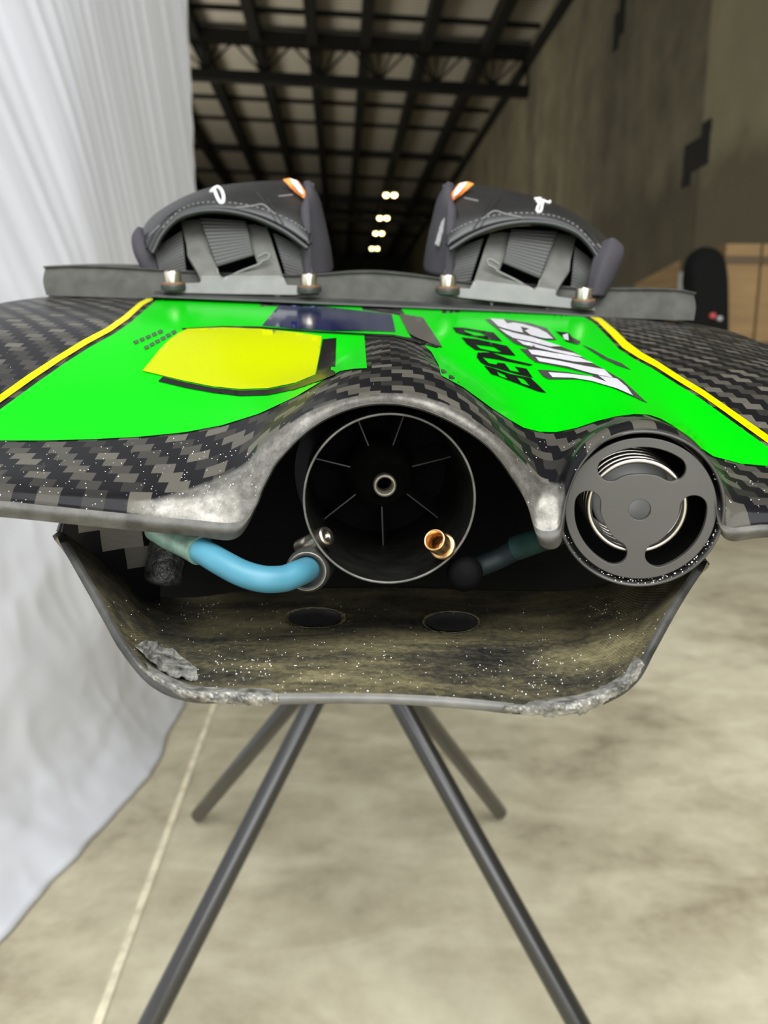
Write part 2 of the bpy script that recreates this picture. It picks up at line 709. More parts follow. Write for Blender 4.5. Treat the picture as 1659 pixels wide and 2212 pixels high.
slab('floor', [H(WL, -6, 0), H(WX, -6, 0), H(WX, WY1, 0), H(WL, WY1, 0)], [(0, 1, 2, 3)], M['floor'])
slab('ceiling', [H(WL, WY0, roof_z(WL)), H(WX, WY0, roof_z(WX)), H(WX, WY1, roof_z(WX)), H(WL, WY1, roof_z(WL))], [(0, 3, 2, 1)], M['ceiling'])
mb = MB()
SEAMS = [WY0, 3.6, 11.1, 18.6, 26.1, 33.6, 41.1, 48.6, WY1]
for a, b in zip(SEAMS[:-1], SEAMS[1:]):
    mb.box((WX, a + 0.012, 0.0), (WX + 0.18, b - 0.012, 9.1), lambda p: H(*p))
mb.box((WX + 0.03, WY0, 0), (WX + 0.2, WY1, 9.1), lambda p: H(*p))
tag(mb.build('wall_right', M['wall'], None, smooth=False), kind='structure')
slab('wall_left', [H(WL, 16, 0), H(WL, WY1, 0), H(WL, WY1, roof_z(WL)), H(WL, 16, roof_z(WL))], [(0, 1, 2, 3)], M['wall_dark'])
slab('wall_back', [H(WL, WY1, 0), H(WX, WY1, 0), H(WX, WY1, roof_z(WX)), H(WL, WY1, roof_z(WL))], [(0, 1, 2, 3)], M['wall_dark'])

nt_ = [0]


def trim(mbx, mat):
    nt_[0] += 1
    return tag(mbx.build('trim_%d' % nt_[0], mat, None, smooth=False), kind='structure')


# ledger along the top of the right wall
trim(MB().box((WX - 0.10, WY0, 8.45), (WX, WY1, 8.75), lambda p: H(*p)), M['steel_dark'])
# joint filler line along the floor
trim(MB().box((-0.389, -1.0, 0.0), (-0.375, 40, 0.003), lambda p: H(*p)), M['joint'])
# lengthwise roof beams
for x in (-8.3, -6.7, -5.1, -3.55, -2.02, -0.6, 0.74, 2.28, 3.85):
    z = roof_z(x)
    trim(MB().box((x - 0.13, 4, z - 0.42), (x + 0.13, WY1, z - 0.02), lambda p: H(*p)), M['steel_dark'])
# cross purlins


def cross(y, w, h, drop=0.0):
    fn = lambda p: H(p.x, p.y, p.z + roof_z(p.x))
    trim(MB().box((WL, y - w / 2, -h - drop), (WX, y + w / 2, -drop - 0.01), fn), M['steel_dark'])


for y, w in ((18.4, 0.2), (20.5, 0.09), (27.0, 0.1), (29.2, 0.1), (32.8, 0.2), (37.0, 0.12), (45.0, 0.2), (52, 0.2)):
    cross(y, w, w * 1.2)
# truss girders with webbing
for y in (21.6, 41.0):
    fn = lambda p: H(p.x, p.y, p.z + roof_z(p.x))
    m = MB()
    m.box((WL, y - 0.14, -0.42), (WX, y + 0.14, -0.12), fn)
    m.box((WL, y - 0.14, -1.32), (WX, y + 0.14, -1.08), fn)
    x = -10.0
    while x < WX - 0.3:
        for dx in (-0.72, -0.36, 0.0, 0.36, 0.72):
            a = fn(Vector((x + 0.74, y, -1.1)))
            b = fn(Vector((x + 0.74 + dx, y, -0.4)))
            m.tube([a, b], 0.03, 6)
        x += 1.48
    trim(m, M['steel_dark'])
# pale rail low on the far wall
trim(MB().box((WL, WY1 - 0.3, 3.3), (WX, WY1 - 0.1, 3.5), lambda p: H(*p)), M['baffle'])

# hanging lamps, each with a pair of lit bulbs
LPOS = [(843, 420, 32.0, 'nearest hanging hall lamp, topmost glowing pair between the foot straps'),
        (828, 470, 37.2, 'second hanging hall lamp, brightest yellow pair just under the topmost'),
        (818, 503, 42.4, 'third hanging hall lamp down, its two bulbs of unequal glow'),
        (809, 536, 48.0, 'farthest hanging hall lamp, lowest glowing pair above the grey pad')]
for px, py, d, lab in LPOS:
    c = P(px, py, d)
    r = empty('hanging_lamp', c, lab, 'lamp', 'hall lamps in a row')
    k = 0.16
    for sx in (-1, 1):
        cc = c + Vector((sx * 0.17, 0, 0))
        fr = Matrix.Translation(cc)
        MB().lathe(fr, [(0.001, -0.10), (0.06, -0.085), (0.09, -0.04), (0.095, 0.0)], 20, False, True).build('bulb', M['lamp'], r)
    MB().box((c.x - 0.34, c.y - 0.14, c.z + 0.03), (c.x + 0.34, c.y + 0.14, c.z + 0.16)).build('housing', M['steel_dark'], r, smooth=False, bevel=0.02)
    MB().tube([c + Vector((0, 0, 0.16)), Vector((c.x, c.y, 9.2))], 0.02, 8).build('stem', M['steel_dark'], r)

# steel embed plates in the wall
for (D, z0, z1, w, lab) in ((11.2, 3.62, 4.02, 0.72, 'dark steel embed plate low on the concrete wall beside the panel seam'),
                            (14.7, 6.62, 7.05, 0.45, 'small dark steel embed plate high on the concrete wall')):
    m = MB()
    m.box((WX - 0.03, D - w / 2, z0), (WX + 0.02, D + w / 2, z1), lambda p: H(*p))
    m.box((WX - 0.03, D - w / 2 - 0.02, z1), (WX + 0.02, D - w / 2 + 0.2, z1 + 0.16), lambda p: H(*p))
    m.box((WX - 0.03, D + w / 2 - 0.2, z0 - 0.16), (WX + 0.02, D + w / 2 + 0.02, z0), lambda p: H(*p))
    trim(m, M['embed'])

# ------------------------------------------------------------ white sheet
def build_sheet():
    nu, nv = 260, 240
    ztop = 3.3
    path = [(-1.25, -0.9), (-1.02, 0.2), (-0.83, 0.9), (-0.735, 1.30), (-0.675, 1.62), (-0.655, 1.80), (-0.662, 2.05), (-0.680, 2.5), (-0.705, 3.06)]
    pl = cat(path, nu)
    rows = []
    for j in range(nv):
        t = j / (nv - 1)
        z = ztop * (1 - t) ** 1.0
        row = []
        for i, (x, y) in enumerate(pl):
            s = i / (nu - 1)
            # hem spreads over the floor towards the stand
            fl = max(0.0, 1 - z / 0.26)
            x2 = x + 0.095 * fl ** 2.2 * (1 - 0.35 * s)
            zz = max(z, 0.004)
            # long drawn creases that fan out towards the bottom of the sheet
            q = y * 1.0 + (z - 1.5) * 0.66
            up = min(1, max(0, (z - 0.6) / 0.8))
            c1 = abs(noise.noise(Vector((q * 11, z * 0.5, 3.1)))) * 2 - 0.5
            c2 = noise.noise(Vector((q * 34, z * 0.7, 8.7)))
            c3 = noise.noise(Vector((q * 5, z * 0.3, 1.7)))
            dx = up * (-0.009 * c1 + 0.003 * c2) + 0.010 * c3
            # crumples lower down
            lo = 1 - min(1, max(0, (z - 0.7) / 0.5))
            w = Vector((y * 6 + z * 3, z * 5, 0.3))
            f = 1 - 2 * abs(noise.noise(w)) 
            g = 1 - 2 * abs(noise.noise(w * 2.3 + Vector((4, 1, 7))))
            dx += lo * (0.005 * f + 0.0025 * g)
            if 0 < fl:
                dx += fl * (1 - fl) * 0.016 * noise.noise(Vector((y * 9, z * 25, 5)))
                zz += 0.006 * fl * (1 - fl) * noise.noise(Vector((y * 30, z * 12, 2)))
            if i >= nu - 3:
                dx *= 0.4
            row.append(Vector((x2 + dx, y + 0.012 * c3, max(0.003, zz))))
        rows.append(row)
    o = MB().grid(rows).build('backdrop_sheet', M['sheet'], None, thick=0.0015)
    tag(o, 'white creased fabric backdrop sheet hanging to the floor left of the board', 'sheet')


build_sheet()

# ------------------------------------------------------------ cartons and bag by the right wall
def carton(name, px, py, d, w1, w2, ang, lab, bands=True):
    """upright carton; its near left edge is seen at px, its top at py"""
    c = P(px, py, d)
    h = c.z
    r = empty(name, Vector((c.x, c.y, 0)), lab, 'carton')
    ca, sa = math.cos(ang), math.sin(ang)
    fn = lambda p: Vector((c.x + ca * p.x - sa * p.y, c.y + sa * p.x + ca * p.y, p.z))
    MB().box((0, 0, 0.0), (w1, w2, h), fn).build('body', M['card'], r, smooth=False, bevel=0.008)
    if bands:
        for z in (h - 0.12, h - 0.62, h - 1.12):
            if z > 0.1:
                MB().box((-0.003, -0.003, z), (w1 + 0.003, w2 + 0.003, z + 0.05), fn).build('tape_band', M['carton_tape'], r, smooth=False)
    return r


carton('cardboard_carton', 1570, 526, 4.6, 0.21, 0.5, 0.0, 'tall brown cardboard carton with darker bands beside the black bag')
carton('cardboard_carton', 1650, 527, 4.6, 0.4, 0.5, 0.0, 'brown cardboard carton cut off by the right edge of the photo')


def open_carton():
    c = P(1385, 600, 8.4)
    r = empty('open_carton', Vector((c.x, c.y, 0)), 'opened brown carton with raised flap low by the concrete wall', 'carton')
    h = P(1400, 625, 8.4).z
    fn = lambda p: Vector((c.x + p.x, c.y + p.y, p.z))
    MB().box((0, 0, 0), (0.42, 0.4, h), fn).build('body', M['card'], r, smooth=False, bevel=0.01)
    a = P(1370, 615, 8.4)
    b = P(1468, 562, 8.4)
    e = P(1470, 622, 8.4)
    f = P(1375, 632, 8.4)
    MB().add([a, b, e, f], [(0, 1, 2, 3)]).build('flap', M['card'], r, smooth=False, thick=0.012)
    MB().add([P(1466, 590, 8.38), P(1488, 583, 8.38), P(1480, 640, 8.38), P(1462, 640, 8.38)], [(0, 1, 2, 3)]).build('side_flap', M['baffle'], r, smooth=False, thick=0.012)


open_carton()


def bag():
    d = 4.5
    top = P(1525, 533, d)
    r = empty('board_bag', Vector((top.x, top.y, 0)), 'black soft board bag standing upright left of the tall carton', 'bag')
    prof = [(1480, 760), (1482, 690), (1484, 620), (1482, 580), (1490, 552), (1505, 538), (1525, 533), (1546, 540), (1560, 560), (1566, 600), (1566, 760)]
    outline = cat(prof, 50)
    pts = [P(x, y, d) for x, y in outline]
    zb = 0.0
    pts[0].z = zb
    pts[-1].z = zb
    cen = Vector((top.x, top.y, top.z * 0.5))
    m = MB()
    layers = []
    for dy, s in ((-0.11, 0.62), (-0.09, 0.86), (-0.04, 0.98), (0.0, 1.0), (0.05, 0.98), (0.1, 0.84), (0.12, 0.6)):
        layers.append([Vector((cen.x + (p.x - cen.x) * s, p.y + dy, zb if p.z < 0.01 else cen.z + (p.z - cen.z) * (0.5 + 0.5 * s))) for p in pts])
    m.grid(layers)
    m.fan(layers[0])
    m.fan(layers[-1], True)
    m.build('bag_body', M['black_fabric'], r)
    a = P(1541, 682, d - 0.12)
    MB().lathe(Matrix.Translation(a) @ Matrix.Rotation(math.pi / 2, 4, 'X'), [(0.001, 0.004), (0.013, 0.003), (0.016, 0.0), (0.016, -0.02)], 20).build('red_badge', M['red'], r)
    b = P(1556, 688, d - 0.115)
    MB().lathe(Matrix.Translation(b) @ Matrix.Rotation(math.pi / 2, 4, 'X'), [(0.001, 0.003), (0.011, 0.002), (0.013, 0.0), (0.013, -0.02)], 20).build('white_badge', M['white_vinyl'], r)


bag()

# ------------------------------------------------------------ the stand
def stand():
    hub = Vector((-0.045, 1.15, 0.575))
    r = empty('board_stand', (hub.x, hub.y, 0), 'black four legged tubular stand under the jet board', 'stand')
    RT_ = 0.0155
    feet = [Vector((-0.415, 1.535, 0.012)), Vector((0.262, 1.545, 0.012)), Vector((-0.385, 0.77, 0.012)), Vector((0.345, 0.77, 0.012))]
    tops = []
    for i, f in enumerate(feet):
        dv = (f - hub)
        off = Vector((0.012 if f.x > hub.x else -0.012, 0, 0))
        up = Vector((hub.x - dv.x * 0.55, hub.y - dv.y * 0.45, 0.93 if f.y < hub.y else 0.86))
        MB().tube([f, f + Vector((0, 0, 0)) + (hub + off - f) * 0.02, hub + off, up], [0.008, RT_, RT_, RT_], 20).build('leg', M['stand'], r)
        tops.append(up)
    MB().lathe(Matrix.Translation(hub), [(0.001, -0.05), (0.035, -0.05), (0.04, -0.03), (0.04, 0.03), (0.035, 0.05), (0.001, 0.05)], 32).build('hub', M['black_plastic'], r)
    for a, b in ((0, 1), (2, 3)):
        MB().tube([tops[a], tops[b]], 0.013, 16).build('cross_bar', M['stand'], r)


stand()

# ------------------------------------------------------------ the jet board
ROOT = empty('jet_surfboard', (0, 0.9, 0.90), 'carbon jet powered surfboard with bright green and yellow graphics, seen from its tail', 'surfboard')

E0 = [(-420, 1050), (-200, 1068), (0, 1082), (150, 1097), (300, 1112), (420, 1123), (510, 1128), (548, 1095), (566, 1050), (605, 985), (680, 915), (760, 878),
      (835, 868), (910, 880), (990, 915), (1060, 965), (1110, 1030), (1138, 1090), (1158, 1140), (1204, 1140), (1222, 1075), (1255, 1000), (1310, 948), (1385, 928),
      (1460, 948), (1515, 1000), (1543, 1070), (1565, 1135), (1659, 1133), (1850, 1128), (2080, 1110)]
E1 = [(-400, 1010), (-190, 1025), (0, 1035), (150, 1045), (300, 1052), (410, 1050), (490, 1030), (530, 1000), (560, 962), (600, 925), (665, 880), (745, 850),
      (835, 838), (920, 846), (1000, 880), (1068, 930), (1112, 975), (1145, 1015), (1172, 1045), (1205, 1040), (1232, 990), (1270, 945), (1320, 918), (1388, 905),
      (1455, 922), (1512, 965), (1548, 1030), (1590, 1075), (1680, 1085), (1860, 1085), (2060, 1065)]
E2 = [(-330, 955), (-150, 955), (30, 953), (180, 951), (310, 945), (410, 934), (490, 917), (555, 896), (610, 873), (660, 848), (715, 818), (780, 793),
      (845, 785), (905, 788), (955, 803), (1010, 842), (1065, 882), (1125, 920), (1175, 933), (1225, 930), (1275, 915), (1315, 904), (1360, 899), (1395, 900),
      (1435, 917), (1475, 945), (1520, 978), (1575, 998), (1659, 1008), (1820, 1012), (2000, 1010)]
NC = len(E2)


def gz(x, c, s):
    return math.exp(-((x - c) / s) ** 2)


def far_row(d, wide, fy):
    row = []
    for x2, _ in E2:
        X = (x2 - 829.5) * 0.44 * (1 + (wide - 1) * min(1, abs(x2 - 829.5) / 1150) ** 2)
        x = 829.5 + X / d
        t = (x - 829.5) / (1150 * 0.44 * wide / d)
        row.append((x, fy(x, t), d))
    return row


def drop(t, l, r):
    return (l if t < 0 else r) * min(1.1, abs(t)) ** 4


R0 = [(x, y, 0.385) for x, y in E0]
R1 = [(x, y, 0.395) for x, y in E1]
R2 = [(x, y, 0.44) for x, y in E2]
R2b = far_row(0.52, 1.07, lambda x, t: 812 + 0.03 * (x - 600) - 77 * gz(x, 850, 120) - 22 * gz(x, 1300, 110) + drop(t, 0, 20))
R3 = far_row(0.62, 1.14, lambda x, t: 714 + 0.04 * (x - 700) - 8 * gz(x, 840, 100) + drop(t, 4, 40))
R4 = far_row(0.80, 1.14, lambda x, t: 645 + 0.035 * (x - 340) + drop(t, 4, 22))
R5 = far_row(1.10, 1.12, lambda x, t: 640 + 0.035 * (x - 340) + drop(t, 6, 10))
R6 = far_row(1.50, 1.0, lambda x, t: 640 + 0.035 * (x - 340) + drop(t, 8, 8))
R7 = far_row(1.90, 0.72, lambda x, t: 630 + 0.035 * (x - 340) + drop(t, 8, 8))
R8 = far_row(2.15, 0.35, lambda x, t: 622 + 0.03 * (x - 340))
NU = 31 * 8
main_curves = [R0, R1, R2, R2b, R3, R4, R5, R6, R7, R8]
NVD = 9 * 12 + 1
grid_px = loft(main_curves, NU, NVD)
deck3 = to3(grid_px)

WCOL = [0.0, 0.0, 0.0, 0.1, 0.45, 0.85, 1, 1, 1, 1, 0.95, 0.95, 0.95, 0.95, 0.95, 1, 1, 1, 1, 0.9, 0.3, 0.2, 0.2, 0.2, 0.2, 0.2, 0.35, 0.45, 0.1, 0.0, 0.0]
# how far up from the edge the wear reaches, in rows
WREACH = [0.2, 0.2, 0.25, 0.35, 0.6, 0.9, 1.0, 0.95, 0.85, 0.75, 0.65, 0.6, 0.6, 0.6, 0.65, 0.7, 0.85, 1.0, 1.05, 0.9, 0.5, 0.3, 0.3, 0.3, 0.3, 0.3, 0.5, 0.6, 0.3, 0.2, 0.2]
wc = [c[0] for c in cat([(a,) for a in WCOL], NU)]
wr = [c[0] for c in cat([(a,) for a in WREACH], NU)]
wear, uvs = [], []
for j in range(NVD):
    t = j / (NVD - 1) * 9
    for i in range(NU):
        x, y, d = grid_px[j][i]
        k = (t - wr[i] * 0.85) / 0.35
        w = wc[i] * (1 - min(1, max(0, k)))
        wear.append(w)
        uvs.append(((x - 829.5) / F_PX * d * SB, d * SB * 1.25))
mb = MB()
mb.grid(deck3, uv=uvs, wear=wear)

# the rounded lower edge of the tail and the underside of the deck
R0b, U1 = [], []
for i, (x, y) in enumerate(E0):
    if i <= 6:
        q = (x, y + 35)
    elif i in (17, 18, 19):
        q = (x + (8 if i < 19 else 6), y + (36 if i > 17 else 14))
    elif 7 <= i <= 16:
        dx, dy = 842 - x, 1080 - y
        l = math.hypot(dx, dy)
        q = (x + dx / l * 7, y + dy / l * 7)
    elif 20 <= i <= 26:
        dx, dy = 1382 - x, 1100 - y
        l = math.hypot(dx, dy)
        q = (x + dx / l * 5, y + dy / l * 5)
    else:
        q = (x, y + 28)
    R0b.append((q[0], q[1], 0.388))
    u = R2b[i]
    U1.append((u[0], u[1] + 42, 0.535))
lip_px = loft([R0, [((a[0] + b[0]) / 2, (a[1] + b[1]) / 2, 0.384) for a, b in zip(R0, R0b)], R0b], NU, 9)
hull = mb.build('hull', M['carbon'], ROOT, recalc=False)
for p in hull.data.polygons:
    pass
BV = BVHTree.FromPolygons([v.copy() for r in deck3 for v in r], [tuple(f) for f in mb.f])

MB().grid(to3(lip_px)).build('tail_edge', M['edge'], hull)
und = loft([R0b, U1], NU, 12)
MB().grid(to3(und)).build('deck_underside', M['black_inside'], hull)

# body of the board below the deck, from the bulkhead to the nose
def body():
    secs = []
    ring0 = [(215, 800), (190, 1120), (250, 1235), (330, 1312), (420, 1318), (640, 1312), (1000, 1312), (1220, 1300), (1400, 1255), (1500, 1200), (1460, 800)]
    secs.append([(x, y, 0.60) for x, y in ring0])
    for R, dep, d in ((R4, 210, 0.80), (R5, 175, 1.10), (R6, 125, 1.50), (R7, 80, 1.9), (R8, 30, 2.15)):
        n = len(R)
        l, r = R[0], R[-1]
        w = r[0] - l[0]
        ys = [0.0, 0.25, 0.6, 0.85, 1.0, 1.0, 1.0, 1.0, 0.85, 0.6, 0.0]
        xs = [0.0, 0.01, 0.08, 0.16, 0.28, 0.42, 0.60, 0.74, 0.86, 0.95, 1.0]
        secs.append([(l[0] + w * a, l[1] + (r[1] - l[1]) * a + dep * b + 1.0, d) for a, b in zip(xs, ys)])
    rows = to3(loft(secs, 60, 30))
    m = MB()
    m.grid(rows)
    m.fan(rows[0])
    return m.build('hull_body', M['black_inside'], hull)


body()

# ---- graphics
def part_decal(name, mat, poly, holes=(), off=0.0004, step=14, bstep=8, parent=ROOT):
    return decal(name, mat, parent, BV, poly, holes, off, step, bstep)


stripe_out_l = [(-200, 990), (-90, 915), (0, 855), (60, 812), (125, 770), (180, 736), (230, 710), (268, 683), (300, 655), (318, 646)]
stripe_in_l = [(-200, 1008), (-90, 935), (0, 872), (70, 822), (132, 780), (190, 744), (240, 717), (278, 690), (310, 660), (335, 646)]
green_l_edge = [(-200, 1030), (-90, 950), (0, 886), (74, 832), (138, 787), (196, 750), (247, 722), (284, 696), (318, 666), (343, 645)]
tail_l = [(-150, 957), (-60, 955), (0, 953), (100, 953), (200, 950), (300, 945), (400, 935), (480, 920), (560, 895), (640, 858), (700, 822), (735, 803), (765, 798), (793, 797)]
g1 = [p for p in reversed(green_l_edge) if p[0] >= -90]
poly_l = [(343, 645), (560, 649), (780, 659), (783, 671), (862, 682), (888, 731), (840, 724), (787, 724), (790, 760), (793, 797)] + list(reversed(tail_l[1:-1])) + [(-90, 953)] + list(reversed(g1))[1:-1]
GREEN_L = part_decal('green_graphic', M['green'], poly_l)
part_decal('yellow_pinstripe', M['yellow_line'], [p for p in stripe_out_l if p[0] > -150] + [p for p in reversed(stripe_in_l) if p[0] > -150], off=0.0006, step=30)
zz = lambda L, s, ox, oy: [(x / s + ox, y / s + oy) for x, y in L]
so = zz([(893, 122), (940, 140), (1000, 190), (1050, 240), (1110, 285), (1180, 325), (1280, 390), (1380, 450), (1480, 520), (1580, 590), (1659, 645), (1800, 750)], 2.0, 830, 620)
si = zz([(878, 126), (920, 152), (975, 207), (1030, 266), (1100, 311), (1170, 347), (1270, 411), (1370, 472), (1470, 543), (1570, 616), (1659, 680), (1800, 785)], 2.0, 830, 620)
part_decal('yellow_pinstripe', M['yellow_line'], so + list(reversed(si)), off=0.0006, step=30)
gi = [(x - 7, y + 3) for x, y in si]
tail_r = [(952, 812), (1000, 838), (1060, 882), (1100, 908), (1130, 925), (1165, 934), (1200, 935), (1245, 926), (1290, 911), (1330, 901), (1370, 896), (1400, 897), (1425, 905), (1450, 919), (1480, 941), (1510, 967), (1540, 987), (1600, 1003), (1659, 1008), (1720, 1010)]
poly_r = [(862, 662), (1000, 668), (1150, 676)] + gi + [(1735, 1010)] + list(reversed(tail_r)) + [(947, 790), (932, 762), (914, 745), (954, 753), (938, 726), (914, 689), (875, 680)]
GREEN_R = part_decal('green_graphic', M['green'], poly_r)
# lid seam
part_decal('lid_seam', M['black_vinyl'], [(392, 711), (480, 706), (560, 707), (690, 717), (790, 722), (850, 725), (905, 737), (948, 750), (944, 754), (900, 742), (850, 729), (790, 726), (690, 721), (560, 711), (480, 710), (395, 714)], off=0.0007, step=30)
part_decal('navy_panel', M['navy_vinyl'], [(603, 661), (700, 664), (780, 673), (846, 681), (851, 700), (854, 719), (790, 717), (720, 717), (640, 712), (566, 705)], off=0.0008)
part_decal('yellow_emblem', M['yellow'], [(308, 804), (326, 782), (345, 758), (365, 738), (385, 723), (405, 713), (480, 710), (560, 713), (640, 721), (695, 729), (690, 770), (682, 812), (640, 830), (580, 842), (520, 844), (460, 838), (400, 826), (350, 814)], off=0.0010, step=12)
part_decal('black_emblem_shadow', M['black_vinyl'], [(352, 816), (400, 828), (460, 840), (520, 846), (580, 844), (640, 832), (683, 813), (691, 770), (697, 735), (727, 732), (726, 770), (725, 812), (700, 822), (640, 843), (580, 856), (520, 858), (460, 851), (400, 840), (342, 826)], off=0.0008, step=12)
part_decal('carbon_stripe', M['carbon_plain'], [(862, 682), (868, 680), (914, 688), (955, 752), (935, 746), (900, 732), (882, 722)], off=0.0009)
# lettering, traced shape by shape
Z1 = lambda L: zz(L, 3.770, 960, 670)
T = [
    ([(320, 460), (380, 475), (540, 530), (700, 560), (760, 615), (830, 685), (760, 670), (600, 610), (440, 550), (380, 530)], [[(422, 507), (488, 535), (513, 568), (447, 545)], [(588, 553), (648, 572), (698, 628), (627, 604)]]),
    ([(258, 388), (310, 392), (360, 440), (425, 452), (428, 436), (490, 442), (535, 500), (612, 516), (572, 467), (668, 485), (720, 560), (600, 533), (330, 455), (295, 435)], []),
    ([(270, 352), (380, 352), (520, 405), (720, 452), (695, 462), (440, 412), (262, 384)], []),
    ([(138, 230), (260, 243), (510, 300), (580, 380), (480, 370), (330, 340), (250, 332), (180, 282)], [[(252, 287), (400, 307), (468, 350), (400, 344), (290, 320)]]),
    ([(65, 148), (150, 150), (400, 190), (470, 262), (350, 247), (130, 202), (95, 190)], [[(152, 166), (290, 191), (348, 218), (250, 213), (172, 186)]]),
]
for poly, hs in T:
    part_decal('black_letter', M['black_vinyl'], Z1(poly), [Z1(h) for h in hs], 0.0008, 8, 5)
D1 = [(330, 80), (480, 78), (700, 113), (830, 153), (915, 250), (840, 252), (700, 224), (900, 285), (1050, 345), (1200, 440), (1300, 490), (1450, 580), (1650, 768), (1560, 725), (1300, 607),
      (1100, 572), (850, 572), (800, 547), (758, 493), (850, 498), (1000, 513), (1200, 547), (1225, 540), (1000, 482), (740, 432), (690, 395), (612, 320), (700, 328), (560, 272), (440, 170)]
part_decal('grey_letter_outline', M['grey_vinyl'], Z1(D1), [], 0.0008, 9, 6)
WH = [[(370, 80), (480, 85), (510, 120), (560, 112), (640, 125), (760, 160), (830, 195), (885, 245), (800, 240), (700, 214), (655, 180), (690, 163), (620, 146), (640, 196), (560, 180), (440, 145)],
      [(440, 158), (560, 195), (720, 232), (950, 307), (860, 310), (700, 268), (560, 240), (500, 205)],
      [(585, 255), (700, 278), (900, 333), (1050, 362), (1130, 397), (1010, 378), (860, 345), (640, 292)],
      [(680, 335), (760, 340), (1000, 380), (1100, 400), (1210, 445), (1050, 432), (900, 404), (710, 372)],
      [(740, 395), (900, 420), (1150, 470), (1300, 497), (1370, 565), (1200, 530), (1000, 472), (770, 430)],
      [(845, 520), (1000, 530), (1200, 555), (1320, 600), (1250, 545), (1400, 572), (1480, 640), (1530, 710), (1400, 652), (1200, 592), (1050, 566), (880, 560)]]
for w in WH:
    part_decal('white_letter', M['white_vinyl'], Z1(w), [], 0.0012, 9, 6)
part_decal('small_script', M['black_vinyl'], Z1([(905, 180), (1010, 190), (1040, 230), (1110, 265), (1090, 288), (990, 262), (960, 225)]), [], 0.0008, 8, 5)
part_decal('small_script', M['white_vinyl'], Z1([(960, 215), (1005, 200), (1010, 260), (975, 250)]), [], 0.0012, 8, 5)
part_decal('small_script', M['grey_vinyl'], Z1([(1115, 285), (1200, 322), (1330, 398), (1440, 440), (1520, 497), (1400, 455), (1290, 402), (1180, 330)]), [], 0.0008, 8, 5)
# faint small lettering on the left
Z2 = lambda L: zz(L, 10.37, 260, 690)
for k in range(5):
    x, y = 285 + k * 135, 520 - k * 58
    part_decal('small_letter', M['grey_vinyl'], Z2([(x, y), (x + 100, y - 46), (x + 135, y + 6), (x + 118, y + 30), (x + 45, y + 62)]), [Z2([(x + 40, y + 4), (x + 85, y - 18), (x + 100, y + 4), (x + 58, y + 26)])], 0.0008, 3, 2)
for k in range(6):
    x, y = 520 + k * 122, 640 - k * 68
    part_decal('small_letter', M['grey_vinyl'], Z2([(x, y), (x + 100, y - 46), (x + 135, y + 6), (x + 118, y + 30), (x + 45, y + 62)]), [Z2([(x + 40, y + 4), (x + 85, y - 18), (x + 100, y + 4), (x + 58, y + 26)])], 0.0008, 3, 2)

# ---- ride plate
FE = [(142, 1156, .42), (175, 1214, .41), (208, 1272, .40), (243, 1334, .388), (279, 1396, .375), (338, 1464, .36), (408, 1494, .352), (500, 1498, .35), (650, 1497, .35), (830, 1499, .35), (1000, 1509, .35), (1130, 1522, .35), (1240, 1517, .352), (1306, 1498, .358), (1360, 1461, .365), (1395, 1400, .378), (1431, 1335, .39), (1470, 1270, .405), (1510, 1210, .42)]
BE = [(128, 1146, .425), (160, 1168, .44), (195, 1192, .455), (230, 1216, .47), (262, 1240, .485), (330, 1285, .52), (420, 1290, .55), (520, 1278, .575), (650, 1272, .585), (830, 1268, .585), (1000, 1272, .585), (1120, 1275, .575), (1220, 1275, .555), (1300, 1262, .53), (1370, 1248, .50), (1405, 1238, .48), (1440, 1228, .46), (1480, 1215, .44), (1522, 1204, .425)]
MIDR = []
for a, b in zip(FE, BE):
    d = 2 / (1 / a[2] + 1 / b[2])
    k = (1 / d - 1 / a[2]) / (1 / b[2] - 1 / a[2]) if abs(a[2] - b[2]) > 1e-6 else 0.5
    MIDR.append((a[0] + (b[0] - a[0]) * 0.5, a[1] + (b[1] - a[1]) * 0.5 + 6, d))
pl_px = loft([FE, MIDR, BE], 330, 130)
plate3 = []
HOLES = [(680, 1336, 65, 22), (975, 1345, 61, 23)]
for r in pl_px:
    row = []
    for (x, y, d) in r:
        p = PB(x, y, d)
        for (cx, cy, a, b) in HOLES:
            rr = math.hypot((x - cx) / a, (y - cy) / b)
            if 1.0 <= rr < 1.1:
                p = p + UP * 0.0005
            if rr < 1.0:
                # dished recess: steep wall then a bowl
                h = min(1.0, (1 - rr) / 0.12)
                p = p - UP * (0.0028 * h + 0.002 * (1 - rr))
        row.append(p)
    plate3.append(row)
mbp = MB().grid(plate3)
plate = mbp.build('ride_plate', M['plate'], ROOT, thick=0.0042)
plate.data.materials.append(M['plate_rim'])
plate.modifiers['thickness'].material_offset_rim = 1
PV = BVHTree.FromPolygons([v.copy() for r in plate3 for v in r], [tuple(f) for f in mbp.f])
# make sure the solid grows downwards
nsum = sum((p.normal.dot(UP) for p in plate.data.polygons), 0.0)
if nsum < 0:
    plate.data.flip_normals()
for (cx, cy, a, b) in HOLES:
    inner = [(cx + 0.9 * a * math.cos(t), cy + 0.9 * b * math.sin(t)) for t in [2 * math.pi * k / 40 for k in range(40)]]
    decal('plate_recess', M['black_plastic'], plate, PV, inner, (), 0.0006, 6, 4, disp=lambda p: 0.0006 * noise.noise(Vector((p[0] * 0.08, p[1] * 0.08, 1))))
    rim = [(cx + 1.04 * a * math.cos(t), cy + 1.04 * b * math.sin(t)) for t in [2 * math.pi * k / 48 for k in range(48)]]
    rin = [(cx + 0.985 * a * math.cos(t), cy + 0.985 * b * math.sin(t)) for t in [2 * math.pi * k / 48 for k in range(48)]]
    decal('recess_rim', simple('recess rim', (0.20, 0.17, 0.10), 0.5, 0, 0, 0.5, 0.3, 200), plate, PV, rim, [rin], 0.0005, 20, 4)


